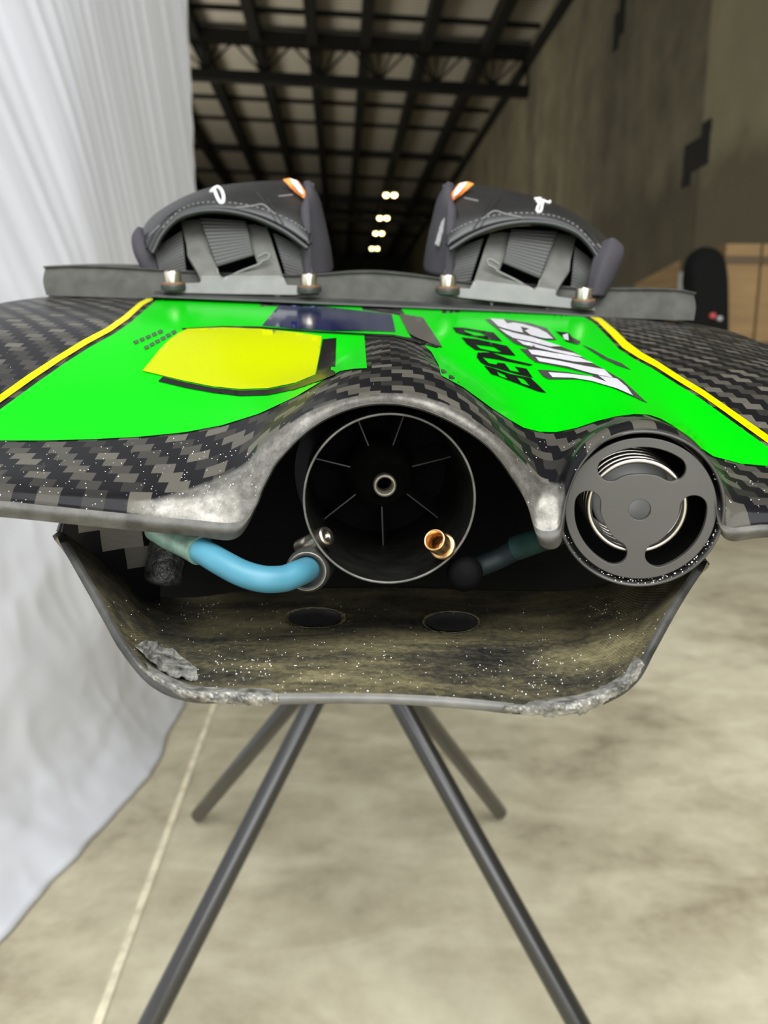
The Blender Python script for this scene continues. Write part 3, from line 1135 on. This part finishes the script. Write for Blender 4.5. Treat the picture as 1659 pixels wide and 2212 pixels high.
def rough(p, s=0.05, a=0.0018):
    return a * (0.6 + noise.noise(Vector((p[0] * s, p[1] * s, 2.0))) + 0.5 * noise.noise(Vector((p[0] * s * 2.7, p[1] * s * 2.7, 5.0))))


decal('torn_corner', M['torn'], plate, PV, [(290, 1396), (308, 1391), (322, 1392), (345, 1396), (358, 1408), (380, 1417), (402, 1432), (424, 1452), (428, 1468), (412, 1474), (385, 1470), (350, 1458), (328, 1440), (304, 1418)], (), 0.0004, 7, 5, disp=lambda p: rough(p), smooth=False)


def crumble(name, up, lo, n, seed, mat=None):
    rnd = random.Random(seed)
    a, b = cat(up, n), cat(lo, n)
    rows = []
    for k in range(7):
        t = k / 6
        row = []
        for i in range(n):
            u = [p + (q - p) * t for p, q in zip(a[i], b[i])]
            w = math.sin(math.pi * t)
            ja = 5 * noise.noise(Vector((i * 0.35, k * 0.9, seed))) + (4 * noise.noise(Vector((i * 0.9, k, seed + 5))) if k else 0)
            edge = (7 * noise.noise(Vector((i * 0.22, 3.3, seed))) + rnd.uniform(-2, 3)) if k == 6 else 0
            row.append(PB(u[0] + ja * 0.6, u[1] + ja * 0.7 * (0.3 + w) + edge, u[2] - 0.0035 * w * (1 + 0.8 * noise.noise(Vector((i * 0.5, k * 1.3, seed))))))
        rows.append(row)
    rows.append([p + FW * 0.008 for p in rows[-1]])
    rows.append([p + FW * 0.008 for p in rows[0]])
    return MB().grid(rows, closed_v=True).build(name, mat or M['torn'], plate, smooth=False)


crumble('torn_edge', [(268, 1398, .374), (300, 1436, .366), (340, 1462, .358), (400, 1488, .350), (470, 1495, .349), (540, 1496, .348), (600, 1500, .348)],
        [(276, 1410, .374), (310, 1452, .368), (348, 1482, .361), (402, 1510, .353), (470, 1520, .351), (540, 1524, .350), (600, 1521, .350)], 90, 3)
crumble('torn_edge', [(1090, 1524, .348), (1150, 1524, .348), (1210, 1518, .349), (1270, 1508, .352), (1320, 1488, .357), (1360, 1462, .362), (1385, 1425, .370)],
        [(1090, 1538, .350), (1150, 1545, .350), (1210, 1546, .351), (1270, 1538, .354), (1320, 1510, .359), (1366, 1478, .364), (1392, 1436, .371)], 80, 9)

worn = [[(590, 1498, .3488), (700, 1498, .3488), (830, 1499, .3488), (960, 1505, .3488), (1110, 1519, .3488)], [(590, 1510, .3474), (700, 1509, .3474), (830, 1510, .3474), (960, 1517, .3474), (1110, 1530, .3474)],
        [(590, 1522, .3488), (700, 1520, .3488), (830, 1521, .3488), (960, 1528, .3488), (1110, 1541, .3488)], [(590, 1518, .354), (700, 1517, .354), (830, 1518, .354), (960, 1525, .354), (1110, 1538, .354)]]
MB().grid(to3(loft(worn, 60, 16))).build('worn_edge', M['worn_band'], plate)

# carbon strake and wrapped stub under the left flange
def strake():
    top = [(135, 1128, .45), (200, 1130, .46), (270, 1135, .47), (330, 1140, .48), (352, 1142, .50)]
    bot = [(128, 1152, .45), (200, 1222, .465), (270, 1275, .485), (318, 1300, .50), (345, 1300, .515)]
    rows = to3(loft([top, bot], 40, 14))
    uv = [(p.x * 0.55, p.z * 0.6) for r in rows for p in r]
    MB().grid(rows, uv=uv).build('side_strake', M['carbon_lit'], hull, thick=0.006)
    a, b, c = PB(352, 1262, .475), PB(362, 1200, .48), PB(372, 1110, .49)
    pts = [tuple(a), tuple(PB(354, 1248, .475)), tuple(PB(357, 1225, .477)), tuple(b), tuple(c)]
    MB().tube(cat(pts, 16), [0.0065, 0.0085, 0.0096, 0.0102, 0.0105, 0.0107, 0.0108] + [0.0108] * 9, 24).build('wrapped_stub', M['stub'], hull)


strake()

# ---- jet nozzle
DN = 0.40 * SB
fn = frame(P(842, 1080, DN), (745, 795))
RN = 187 * DN / F_PX
noz = MB()
noz.lathe(fn, [(RN, -0.0005), (RN * 1.005, 0.0), (RN * 1.005, 0.002), (RN * 1.02, 0.03), (RN * 1.05, 0.07), (RN * 1.25, 0.10)], 96)
noz.lathe(fn, [(RN * 0.972, 0.0), (RN * 0.972, 0.002), (RN * 0.985, 0.03), (RN * 1.02, 0.075), (RN * 1.05, 0.13)], 96)
NOZ = noz.build('jet_nozzle', M['nozzle'], ROOT)
MB().lathe(fn, [(RN * 1.005, 0.0008), (RN * 1.0, -0.0006), (RN * 0.977, -0.0006), (RN * 0.972, 0.0008)], 96).build('nozzle_rim', M['nozzle_rim'], NOZ)
MB().lathe(fn, [(RN * 1.05, 0.128), (0.0001, 0.131)], 64).build('duct_floor', M['black_inside'], NOZ)
RH = RN * 0.52
MB().lathe(fn, [(RH, 0.13), (RH, 0.10), (RH * 0.88, 0.085), (RH * 0.6, 0.066), (RH * 0.32, 0.055), (RH * 0.30, 0.05)], 48).build('hub', M['nozzle'], NOZ)
MB().lathe(fn, [(0.0042, 0.062), (0.0042, 0.044), (0.0060, 0.044), (0.0062, 0.046), (0.0062, 0.066)], 32).build('hub_tube', M['dull_steel'], NOZ)
for a in (272, 218, 322, 166, 14, 70, 112):
    t = math.radians(a)
    e = Vector((math.cos(t), math.sin(t), 0))
    s = Vector((-math.sin(t), math.cos(t), 0))
    m = MB()
    pts = []
    for r, z in ((RH * 0.8, 0.085), (RN * 1.03, 0.085), (RN * 1.04, 0.125), (RH, 0.125)):
        pts.append(fn @ (e * r + s * (0.004 if z > 0.1 else 0) + Vector((0, 0, z))))
    m.add(pts, [(0, 1, 2, 3)])
    m.build('stator_vane', M['vane'], NOZ, smooth=False, thick=0.0008)


def pipe_between(name, a, b, r0, r1, mat, parent, hollow=0.75):
    ax = (b - a).normalized()
    q = ax.to_track_quat('Z', 'Y').to_matrix().to_4x4()
    fr = Matrix.Translation(a) @ q
    L = (b - a).length
    return MB().lathe(fr, [(r0 * hollow, L * 0.6), (r0 * hollow, 0.0), (r0 * 0.94, -0.0004), (r0, 0.0006), (r1, L * 0.55), (r1, L), (r0 * hollow, L)], 32).build(name, mat, parent)


pipe_between('cooling_nipple', P(706, 1157, DN + 0.008), P(650, 1186, DN + 0.018), 0.0048, 0.0048, M['steel'], NOZ, 0.2)
BA, BB = P(938, 1166, DN - 0.001), P(966, 1188, DN + 0.013)
pipe_between('cooling_nipple', BA, BB, 0.0054, 0.0052, M['brass'], NOZ, 0.8)
MB().lathe(Matrix.Translation(BA.lerp(BB, 0.62)) @ (BB - BA).to_track_quat('Z', 'Y').to_matrix().to_4x4(),
           [(0.0051, -0.0010), (0.0064, -0.0010), (0.0066, 0.0), (0.0064, 0.0016), (0.0051, 0.0016)], 32).build('brass_collar', M['brass'], NOZ)
# black elbow housings on the outside of the nozzle
a, b = P(663, 1234, DN + 0.004), P(700, 1165, DN + 0.03)
ax = (b - a).normalized()
fe = Matrix.Translation(a) @ (Vector(FW) * 0.92 + ax * 0.18).normalized().to_track_quat('Z', 'Y').to_matrix().to_4x4()
ELB = MB().lathe(fe, [(0.0001, 0.002), (0.0072, 0.002), (0.0074, 0.0), (0.0090, -0.0006), (0.0094, 0.0), (0.0100, 0.001), (0.0106, 0.0025), (0.0108, 0.006), (0.0108, 0.03), (0.009, 0.036)], 40).build('hose_elbow', M['black_plastic'], ROOT)
MB().lathe(fe, [(0.0086, -0.0004), (0.0088, -0.0010), (0.0092, -0.0010), (0.0094, -0.0004)], 40).build('clamp_ring', M['dull_steel'], ELB)
a2 = P(1004, 1240, DN + 0.010)
MB().lathe(Matrix.Translation(a2) @ (Vector(FW) * 0.98 + RT * 0.1 + UP * -0.06).normalized().to_track_quat('Z', 'Y').to_matrix().to_4x4(),
           [(0.0001, -0.0015), (0.005, -0.001), (0.0075, 0.001), (0.0088, 0.005), (0.009, 0.012), (0.009, 0.034)], 40).build('hose_elbow', M['black_inside'], ROOT)

# ---- blue cooling hose
hp = [(405, 1172, .405), (440, 1192, .397), (480, 1216, .390), (525, 1239, .386), (570, 1251, .385), (612, 1250, .389), (640, 1240, .394), (657, 1233, .402), (668, 1228, .412)]
pts = [PB(*p) for p in cat(hp, 60)]
HOSE = MB().tube(pts, 0.0061, 28).build('cooling_hose', M['hose'], ROOT)
sl = [PB(*p) for p in cat([(338, 1140, .42), (370, 1158, .412), (405, 1174, .405), (433, 1189, .3985)], 20)]
MB().tube(sl, [0.0068 + 0.0004 * (i / 19) for i in range(20)], 24).build('hose_sleeve', M['sleeve'], HOSE)
sr = [PB(*p) for p in cat([(1225, 1140, .44), (1180, 1160, .45), (1140, 1175, .46), (1112, 1185, .465)], 16)]
S2 = MB().tube(sr, 0.0068, 24).build('right_hose_sleeve', simple('dark teal sleeve', (0.014, 0.04, 0.035), 0.4, 0, 0.2, 0.5, 0.4, 90), ROOT)
MB().tube([PB(*p) for p in cat([(1125, 1180, .463), (1080, 1205, .47), (1030, 1225, .47), (1005, 1232, .46)], 20)], 0.0058, 20).build('right_hose', simple('dark hose', (0.006, 0.014, 0.016), 0.6), S2)

# ---- exhaust outlet
DE = 0.392 * SB
fx = frame(P(1382, 1102, DE), (1180, 700))
RE = 159 * DE / F_PX
EXH = MB().lathe(fx, [(RE * 1.05, 0.008), (RE * 1.05, 0.0004), (RE * 1.055, -0.0008), (RE * 1.085, -0.0008), (RE * 1.10, 0.0008), (RE * 1.10, 0.004), (RE * 1.10, 0.05)], 96).build('exhaust_outlet', M['plate_rim'], ROOT)
MB().lathe(fx, [(RE * 1.051, 0.0045), (RE * 1.03, 0.06), (0.0001, 0.0605)], 80).build('pipe_wall', M['black_gloss'], EXH)


def grille():
    N = 120
    outer = [(math.cos(2 * math.pi * i / N), math.sin(2 * math.pi * i / N)) for i in range(N)]
    holes = []
    ro, ri, ph = 0.875, 0.525, math.radians(35)
    rc, hw = (ro + ri) / 2, (ro - ri) / 2
    for c in (92, 210, 330):
        c = math.radians(c)
        pl = []
        for k in range(25):
            t = c - ph + 2 * ph * k / 24
            pl.append((ro * math.cos(t), ro * math.sin(t)))
        for k in range(1, 14):
            u = math.pi * k / 14
            t = c + ph
            ctr = (rc * math.cos(t), rc * math.sin(t))
            v = t + u
            pl.append((ctr[0] + hw * math.cos(v), ctr[1] + hw * math.sin(v)))
        for k in range(25):
            t = c + ph - 2 * ph * k / 24
            rr = ri - 0.0125 * (1 + math.cos((t - c) / ph * math.pi))
            pl.append((rr * math.cos(t), rr * math.sin(t)))
        for k in range(1, 14):
            u = math.pi * k / 14
            t = c - ph
            ctr = (rc * math.cos(t), rc * math.sin(t))
            v = t + math.pi + u
            pl.append((ctr[0] + hw * math.cos(v), ctr[1] + hw * math.sin(v)))
        holes.append(pl)
    holes.append([(0.145 * math.cos(2 * math.pi * i / 32), 0.145 * math.sin(2 * math.pi * i / 32)) for i in range(32)])
    vs, es = [], []
    for lp in [outer] + holes:
        o = len(vs)
        vs += [Vector(p) for p in lp]
        es += [(o + i, o + (i + 1) % len(lp)) for i in range(len(lp))]
    r = delaunay_2d_cdt(vs, es, [], 0, 1e-5)
    r = (r[0], None, keep(r[0], r[2], outer, holes))
    m = MB().add([fx @ Vector((p[0] * RE * 0.985, p[1] * RE * 0.985, 0.0005)) for p in r[0]], [tuple(f) for f in r[2]])
    o = m.build('grille_plate', M['anodized'], EXH, smooth=False, thick=0.003)
    if o.data.polygons[0].normal.dot(FW) > 0:
        o.data.flip_normals()
    o.modifiers.new('bevel', 'BEVEL')
    bv = o.modifiers['bevel']
    bv.width = 0.0003
    bv.segments = 2
    bv.limit_method = 'ANGLE'
    return o


grille()
for k in range(6):
    fr = fx @ Matrix.Translation((-0.0010 - 0.0009 * k, 0.0006 + 0.0010 * k, 0.0060 + 0.0030 * k))
    rr = RE * 0.635
    ring = [fr @ Vector((rr * math.cos(2 * math.pi * i / 64), rr * math.sin(2 * math.pi * i / 64), 0)) for i in range(64)]
    m = MB()
    rows = []
    for i in range(64):
        c = ring[i]
        rad = (c - fr.translation).normalized()
        zax = fr.to_3x3() @ Vector((0, 0, 1))
        rows.append([c + 0.00135 * (rad * math.cos(t) + zax * math.sin(t)) for t in [2 * math.pi * j / 12 for j in range(12)]])
    m.grid(rows, closed_u=True, closed_v=True)
    m.build('spring_coil', M['spring'], EXH)
MB().lathe(fx @ Matrix.Translation((0, 0, 0.024)), [(RE * 0.60, 0.0), (RE * 0.56, -0.002), (0.0001, -0.002)], 48).build('baffle_disc', M['baffle'], EXH)
MB().lathe(fx @ Matrix.Translation((0, 0, 0.03)), [(RE * 0.62, 0.0), (RE * 0.62, 0.03)], 48).build('baffle_tube', M['black_gloss'], EXH)

# ---- traction pad
PT = [(93, 573), (160, 571), (240, 573), (330, 578), (420, 584), (500, 588), (580, 590), (640, 591), (700, 589), (760, 585), (820, 585), (900, 592), (1000, 605), (1080, 610), (1150, 612), (1240, 618), (1330, 621), (1400, 621), (1460, 623), (1503, 630)]
PBm = [(100, 638), (165, 640), (245, 643), (330, 645), (420, 647), (500, 650), (580, 653), (640, 656), (700, 659), (760, 661), (820, 664), (900, 668), (1000, 672), (1080, 675), (1150, 678), (1240, 682), (1330, 686), (1400, 689), (1460, 691), (1499, 692)]
cB = [(x, y, .790) for x, y in PBm]
cM = [(x, y * .45 + yb * .55, .792) for (x, y), (xb, yb) in zip(PT, PBm)]
cT1 = [(x + (4 if i == 0 else (-4 if i == 19 else 0)), y + 10, .797) for i, (x, y) in enumerate(PT)]
cT = [(x + (10 if i == 0 else (-8 if i == 19 else 0)), y + 1, .812) for i, (x, y) in enumerate(PT)]
cF = [(829.5 + (x - 829.5) * .81 / 0.98, y + 4, .98) for x, y in PT]
cFb = [(829.5 + (x - 829.5) * .81 / 0.98, y + 50, .98) for x, y in PT]
rows = to3(loft([cB, cM, cT1, cT, cF, cFb], 120, 31))
m = MB().grid(rows)
m.fan([r[0] for r in rows])
m.fan([r[-1] for r in rows], True)
PAD = m.build('traction_pad', M['rubber'], ROOT)

# ---- foot straps
NRM = (UP * 0.93 - FW * 0.37).normalized()


def strap(mirror):
    def T(x, y):
        if not mirror:
            return x, y
        return 1635 - x, y + 0.115 * (655 - x) + 4

    def pt(x, y, d):
        x, y = T(x, y)
        return PB(x, y, d)

    def rows_of(curves, nu, nv):
        return [[pt(*p) for p in r] for r in loft(curves, nu, nv)]

    Zs = lambda L: [(x / 3.318 + 260, y / 3.318 + 360) for x, y in L]
    side = 'right' if mirror else 'left'
    # bracket is the part that carries the rest of the strap
    outer = Zs([(300, 862), (330, 840), (470, 835), (568, 832), (580, 815), (545, 740), (482, 640), (474, 560), (440, 420), (432, 392), (500, 380), (585, 378), (612, 480), (650, 610), (690, 720), (715, 780), (740, 796), (860, 745), (985, 694),
                (965, 640), (930, 560), (880, 415), (960, 415), (1050, 440), (1080, 520), (1120, 650), (1165, 790), (1195, 848), (1280, 852), (1430, 878), (1420, 908), (1250, 918), (800, 912), (300, 900)])
    v2, fs = tri(outer, (), 9, 5)
    front = [pt(p[0], p[1], 0.772 + 0.05 * max(0, (600 - p[1]) / 130)) for p in v2]
    BR = MB().add(front, [tuple(f) for f in fs]).build('foot_strap', M['bracket_plastic'], ROOT, smooth=False, thick=0.005)
    tag(BR, '%s black foot strap on a slotted bracket' % side)
    if BR.data.polygons[0].normal.dot(FW) > 0:
        BR.data.flip_normals()
    # padded cover
    N = [(330, 548), (350, 508), (383, 474), (425, 459), (470, 456), (520, 463), (570, 479), (620, 505), (664, 538)]
    N2 = [(322, 540), (345, 496), (382, 464), (428, 449), (475, 446), (525, 452), (575, 466), (625, 490), (668, 520)]
    M1 = [(312, 522), (338, 478), (382, 443), (435, 424), (490, 421), (545, 427), (600, 438), (645, 455), (672, 490)]
    M2 = [(302, 508), (322, 474), (358, 446), (408, 420), (460, 404), (530, 395), (600, 392), (648, 396), (672, 430)]
    M3 = [(304, 515), (326, 482), (362, 455), (410, 432), (465, 416), (535, 406), (602, 403), (648, 408), (676, 445)]
    M4 = [(318, 560), (338, 520), (372, 490), (420, 468), (470, 455), (540, 447), (605, 445), (648, 455), (684, 500)]
    cover_rows = rows_of([[(x, y, d) for x, y in C] for C, d in ((N, .792), (N2, .785), (M1, .800), (M2, .850), (M3, .905), (M4, .955))], 70, 50)
    mbc = MB().grid(cover_rows)
    COV = mbc.build('strap_cover', M['leather'], BR, thick=0.006)
    cv = BVHTree.FromPolygons([v.copy() for r in cover_rows for v in r], [tuple(f) for f in mbc.f])
    nn = sum(p.normal.dot(UP) for p in COV.data.polygons)
    if nn < 0:
        COV.data.flip_normals()
    # rolled lip along the front edge
    lip = [pt(x, y, d) for x, y, d in cat([(x, y - 1, .784) for x, y in N], 60)]
    MB().tube(lip, 0.0024, 12).build('rolled_lip', M['leather'], BR)

    def on_cover(line, r, mat, name, n=24, dash=False):
        vs = []
        for x, y in cat(line, n):
            x, y = T(x, y)
            loc, nor, _, _ = cv.ray_cast(EYE, ray(x, y))
            if loc is None:
                loc = cv.find_nearest(PB(x, y, 0.83))[0]
            vs.append(loc - ray(x, y) * r * 0.7)
        m = MB()
        if dash:
            for k in range(0, n - 1, 2):
                m.tube([vs[k], vs[k + 1]], r, 6)
        else:
            m.tube(vs, r, 8)
        return m.build(name, mat, COV)

    on_cover([(352, 492), (388, 455), (430, 439), (478, 437), (528, 442), (578, 455), (630, 478), (660, 497)], 0.0006, M['grey_thread'], 'seam_stitch', 60, True)
    on_cover([(555, 415), (575, 440), (598, 480)], 0.0007, M['leather'], 'seam_ridge', 16)
    on_cover([(580, 430), (600, 465), (612, 484)], 0.0008, M['leather'], 'seam_ridge', 16)
    on_cover([(510, 449), (545, 445), (568, 442), (590, 460)], 0.0007, M['grey_thread'], 'seam_ridge', 16)
    on_cover([(602, 424), (632, 421)], 0.0007, M['grey_thread'], 'seam_mark', 8)
    on_cover([(322, 510), (345, 487)], 0.0006, M['grey_thread'], 'seam_mark', 8)
    # stitched logo
    if not mirror:
        on_cover([(456, 414), (463, 407), (470, 404), (474, 406), (479, 412), (483, 424), (482, 436), (477, 438), (471, 430), (466, 418), (463, 410)], 0.0016, M['thread'], 'stitched_logo', 50)
    else:
        # drawn straight from the photograph, so undo the mirror mapping
        inv = lambda x, y: (1635 - x, y - 4 - 0.115 * (655 - (1635 - x)))
        for ln in ([(1158, 415), (1172, 421), (1186, 427), (1188, 435)], [(1176, 425), (1172, 440), (1168, 456), (1162, 457), (1160, 452), (1165, 440)], [(1170, 428), (1160, 430), (1162, 437), (1168, 438)]):
            on_cover([inv(*p) for p in ln], 0.0013, M['thread'], 'stitched_logo', 24)
    # neoprene side walls
    A = [(655, 392), (664, 430), (667, 480), (668, 535), (668, 596)]
    B = [(668, 390), (684, 425), (696, 475), (707, 530), (712, 592)]
    C = [(672, 395), (690, 428), (702, 475), (714, 530), (721, 578)]
    MB().grid(rows_of([[(x, y, d) for (x, y), d in zip(A, (.84, .80, .79, .79, .795))], [(x, y, .83) for x, y in B], [(x, y, .90) for x, y in C]], 30, 16)).build('inner_side_wall', M['neoprene'], BR, thick=0.008)
    tp = [pt(*p) for p in cat([(303, 494, .815), (299, 512, .812), (304, 534, .81), (316, 558, .808), (332, 582, .808), (350, 606, .81)], 30)]
    tr = [c[0] for c in cat([(0.003,), (0.0060,), (0.0078,), (0.0088,), (0.0088,), (0.006,)], 30)]
    if not mirror:
        MB().tube(tp, tr, 20).build('outer_side_wall', M['neoprene'], BR)
    else:
        pl = [[(1298, 522, .80), (1284, 550, .785), (1273, 590, .782), (1266, 630, .784)],
              [(1325, 514, .79), (1316, 545, .775), (1300, 590, .772), (1284, 637, .776)],
              [(1347, 532, .80), (1344, 556, .79), (1324, 604, .785), (1305, 641, .785)],
              [(1345, 540, .83), (1342, 562, .83), (1326, 606, .825), (1308, 642, .82)]]
        MB().grid(to3(loft(pl, 30, 24))).build('outer_side_wall', M['neoprene'], BR, thick=0.010)
    # liner seen in the gaps
    lt = [(325, 560), (345, 515), (385, 480), (430, 466), (480, 464), (530, 472), (580, 490), (630, 515), (670, 548)]
    lb = [(340, 612), (375, 614), (415, 616), (455, 618), (500, 620), (545, 620), (590, 622), (635, 622), (680, 620)]
    MB().grid(rows_of([[(x, y, .852) for x, y in lt], [(x, y, .845) for x, y in lb]], 30, 8)).build('strap_liner', M['black_fabric'], BR, thick=0.004)
    # webbing straps

    def web(name, t0, t1, b0, b1, d0, d1, mid=None):
        t0, t1, b0, b1 = Zs([t0, t1, b0, b1])
        top = [(t0[0] + (t1[0] - t0[0]) * k / 6, t0[1] + (t1[1] - t0[1]) * k / 6, d0) for k in range(7)]
        bot = [(b0[0] + (b1[0] - b0[0]) * k / 6, b0[1] + (b1[1] - b0[1]) * k / 6, d1) for k in range(7)]
        mi = [((a[0] + b[0]) / 2, (a[1] + b[1]) / 2, (d0 + d1) / 2 - 0.006) for a, b in zip(top, bot)]
        MB().grid(rows_of([top, mi, bot], 20, 24)).build(name, M['webbing'], BR, thick=0.0025)

    web('center_webbing', (565, 360), (900, 385), (688, 712), (955, 628), .808, .782)
    web('outer_webbing', (240, 585), (440, 455), (290, 800), (475, 760), .806, .80)
    web('inner_webbing', (1095, 470), (1345, 590), (1190, 800), (1400, 845), .806, .80)
    # slot frame around the webbing
    fr_ = [pt(x, y, .7765) for x, y in cat(Zs([(690, 730), (705, 780), (735, 806), (860, 752), (995, 700), (1010, 680), (1060, 662), (1068, 632), (1040, 622), (985, 650)]), 50)]
    MB().tube(fr_, 0.0012, 8).build('slot_frame', M['bracket_plastic'], BR)
    # bolts
    for (x, y) in ((375, 617), (668, 623)):
        c = pt(x, y, .772)
        fb = Matrix.Translation(c) @ NRM.to_track_quat('Z', 'Y').to_matrix().to_4x4()
        MB().lathe(fb, [(0.0001, 0.0015), (0.0108, 0.0015), (0.0112, 0.0), (0.0112, -0.003), (0.0001, -0.003)], 32).build('rubber_washer', M['black_plastic'], BR, smooth=False)
        bo = MB().lathe(fb, [(0.0035, 0.0075), (0.0035, 0.0125), (0.0065, 0.0128), (0.0072, 0.012), (0.0074, 0.004), (0.0074, 0.0)], 32).build('bolt', M['steel'], BR)
        MB().lathe(fb, [(0.0001, 0.0034), (0.0100, 0.0032), (0.0106, 0.0024), (0.0106, 0.0014)], 32).build('washer', M['rust'], bo)
    # bright label on the ridge
    rid = (Zs([(1165, 92), (1215, 82), (1275, 105), (1320, 170), (1340, 240), (1300, 215), (1240, 165)]))
    lab3, fs = [], None
    v2, fs = tri(rid, (), 6, 4)
    MB().add([pt(p[0], p[1], .805 + 0.0002 * (480 - p[1])) for p in v2], [tuple(f) for f in fs]).build('orange_label', M['orange'], COV, thick=0.001)
    rid = (Zs([(1215, 90), (1262, 104), (1302, 160), (1312, 205), (1280, 180), (1240, 130)]))
    v2, fs = tri(rid, (), 6, 4)
    MB().add([pt(p[0], p[1], .798 + 0.0002 * (480 - p[1])) for p in v2], [tuple(f) for f in fs]).build('white_label', M['thread'], COV, thick=0.001)
    if mirror:
        # pale raised lettering on the inner face
        q = [(962, 468), (967, 478), (956, 505), (949, 533), (939, 528), (946, 502), (954, 478)]
        v2, fs = tri(q, (), 5, 4)
        MB().add([PB(p[0], p[1], .80) for p in v2], [tuple(f) for f in fs]).build('pale_lettering', M['grey_thread'], BR, thick=0.001)
    return BR


strap(False)
strap(True)
# black base strip under the brackets
bs = [(335, 628), (450, 634), (600, 640), (760, 646), (900, 652), (1050, 660), (1180, 668), (1282, 672)]
b2 = [(330, 642), (450, 647), (600, 653), (760, 660), (900, 666), (1050, 672), (1180, 678), (1290, 686)]
MB().grid(to3(loft([[(x, y, .775) for x, y in bs], [(x, y, .766) for x, y in b2], [(x, y + 5, .79) for x, y in b2]], 60, 9))).build('strap_base', M['black_plastic'], ROOT)

# ---- salt crystals dried onto the board: too many and too fine to count
def salt():
    m = MB()
    rnd = random.Random(5)

    def grain(p, s):
        o = [Vector((s, 0, 0)), Vector((-s, 0, 0)), Vector((0, s, 0)), Vector((0, -s, 0)), Vector((0, 0, s)), Vector((0, 0, -s))]
        e = Matrix.Rotation(rnd.uniform(0, 3), 3, Vector((rnd.random(), rnd.random(), rnd.random() + 0.01)).normalized())
        m.add([p + e @ v for v in o], [(0, 2, 4), (2, 1, 4), (1, 3, 4), (3, 0, 4), (2, 0, 5), (1, 2, 5), (3, 1, 5), (0, 3, 5)])

    def cast(b, x, y, s):
        loc = b.ray_cast(EYE, ray(x, y))[0]
        if loc is not None and (loc - EYE).length < 0.8:
            grain(loc, s)

    for _ in range(420):
        cast(PV, rnd.uniform(200, 1480), 1290 + 220 * rnd.random() ** 0.8, rnd.uniform(0.00015, 0.00036))
    for cx, cy, s, n in ((430, 1315, 25, 22), (520, 1430, 30, 24), (1300, 1320, 22, 26), (700, 1440, 80, 26), (1150, 1470, 60, 30)):
        for _ in range(n):
            cast(PV, rnd.gauss(cx, s), rnd.gauss(cy, s * 0.5), rnd.uniform(0.0002, 0.0005))
    for _ in range(330):
        x = rnd.choice((rnd.uniform(0, 560), rnd.uniform(1060, 1659)))
        cast(BV, x, rnd.uniform(940, 1110), rnd.uniform(0.00015, 0.00036))
    for _ in range(140):
        cast(BV, rnd.uniform(0, 1659), rnd.uniform(650, 930), rnd.uniform(0.00010, 0.00022))
    for _ in range(130):
        t = rnd.gauss(-math.pi / 2 + 0.35, 0.7)
        r = RE * rnd.uniform(1.0, 1.09)
        grain(fx @ Vector((r * math.cos(t), r * math.sin(t), 0.0018 if r < RE * 1.045 else 0.0002)), rnd.uniform(0.00014, 0.0004))
    o = m.build('salt_crystal', M['salt'], ROOT, smooth=False)
    tag(o, kind='stuff')


salt()
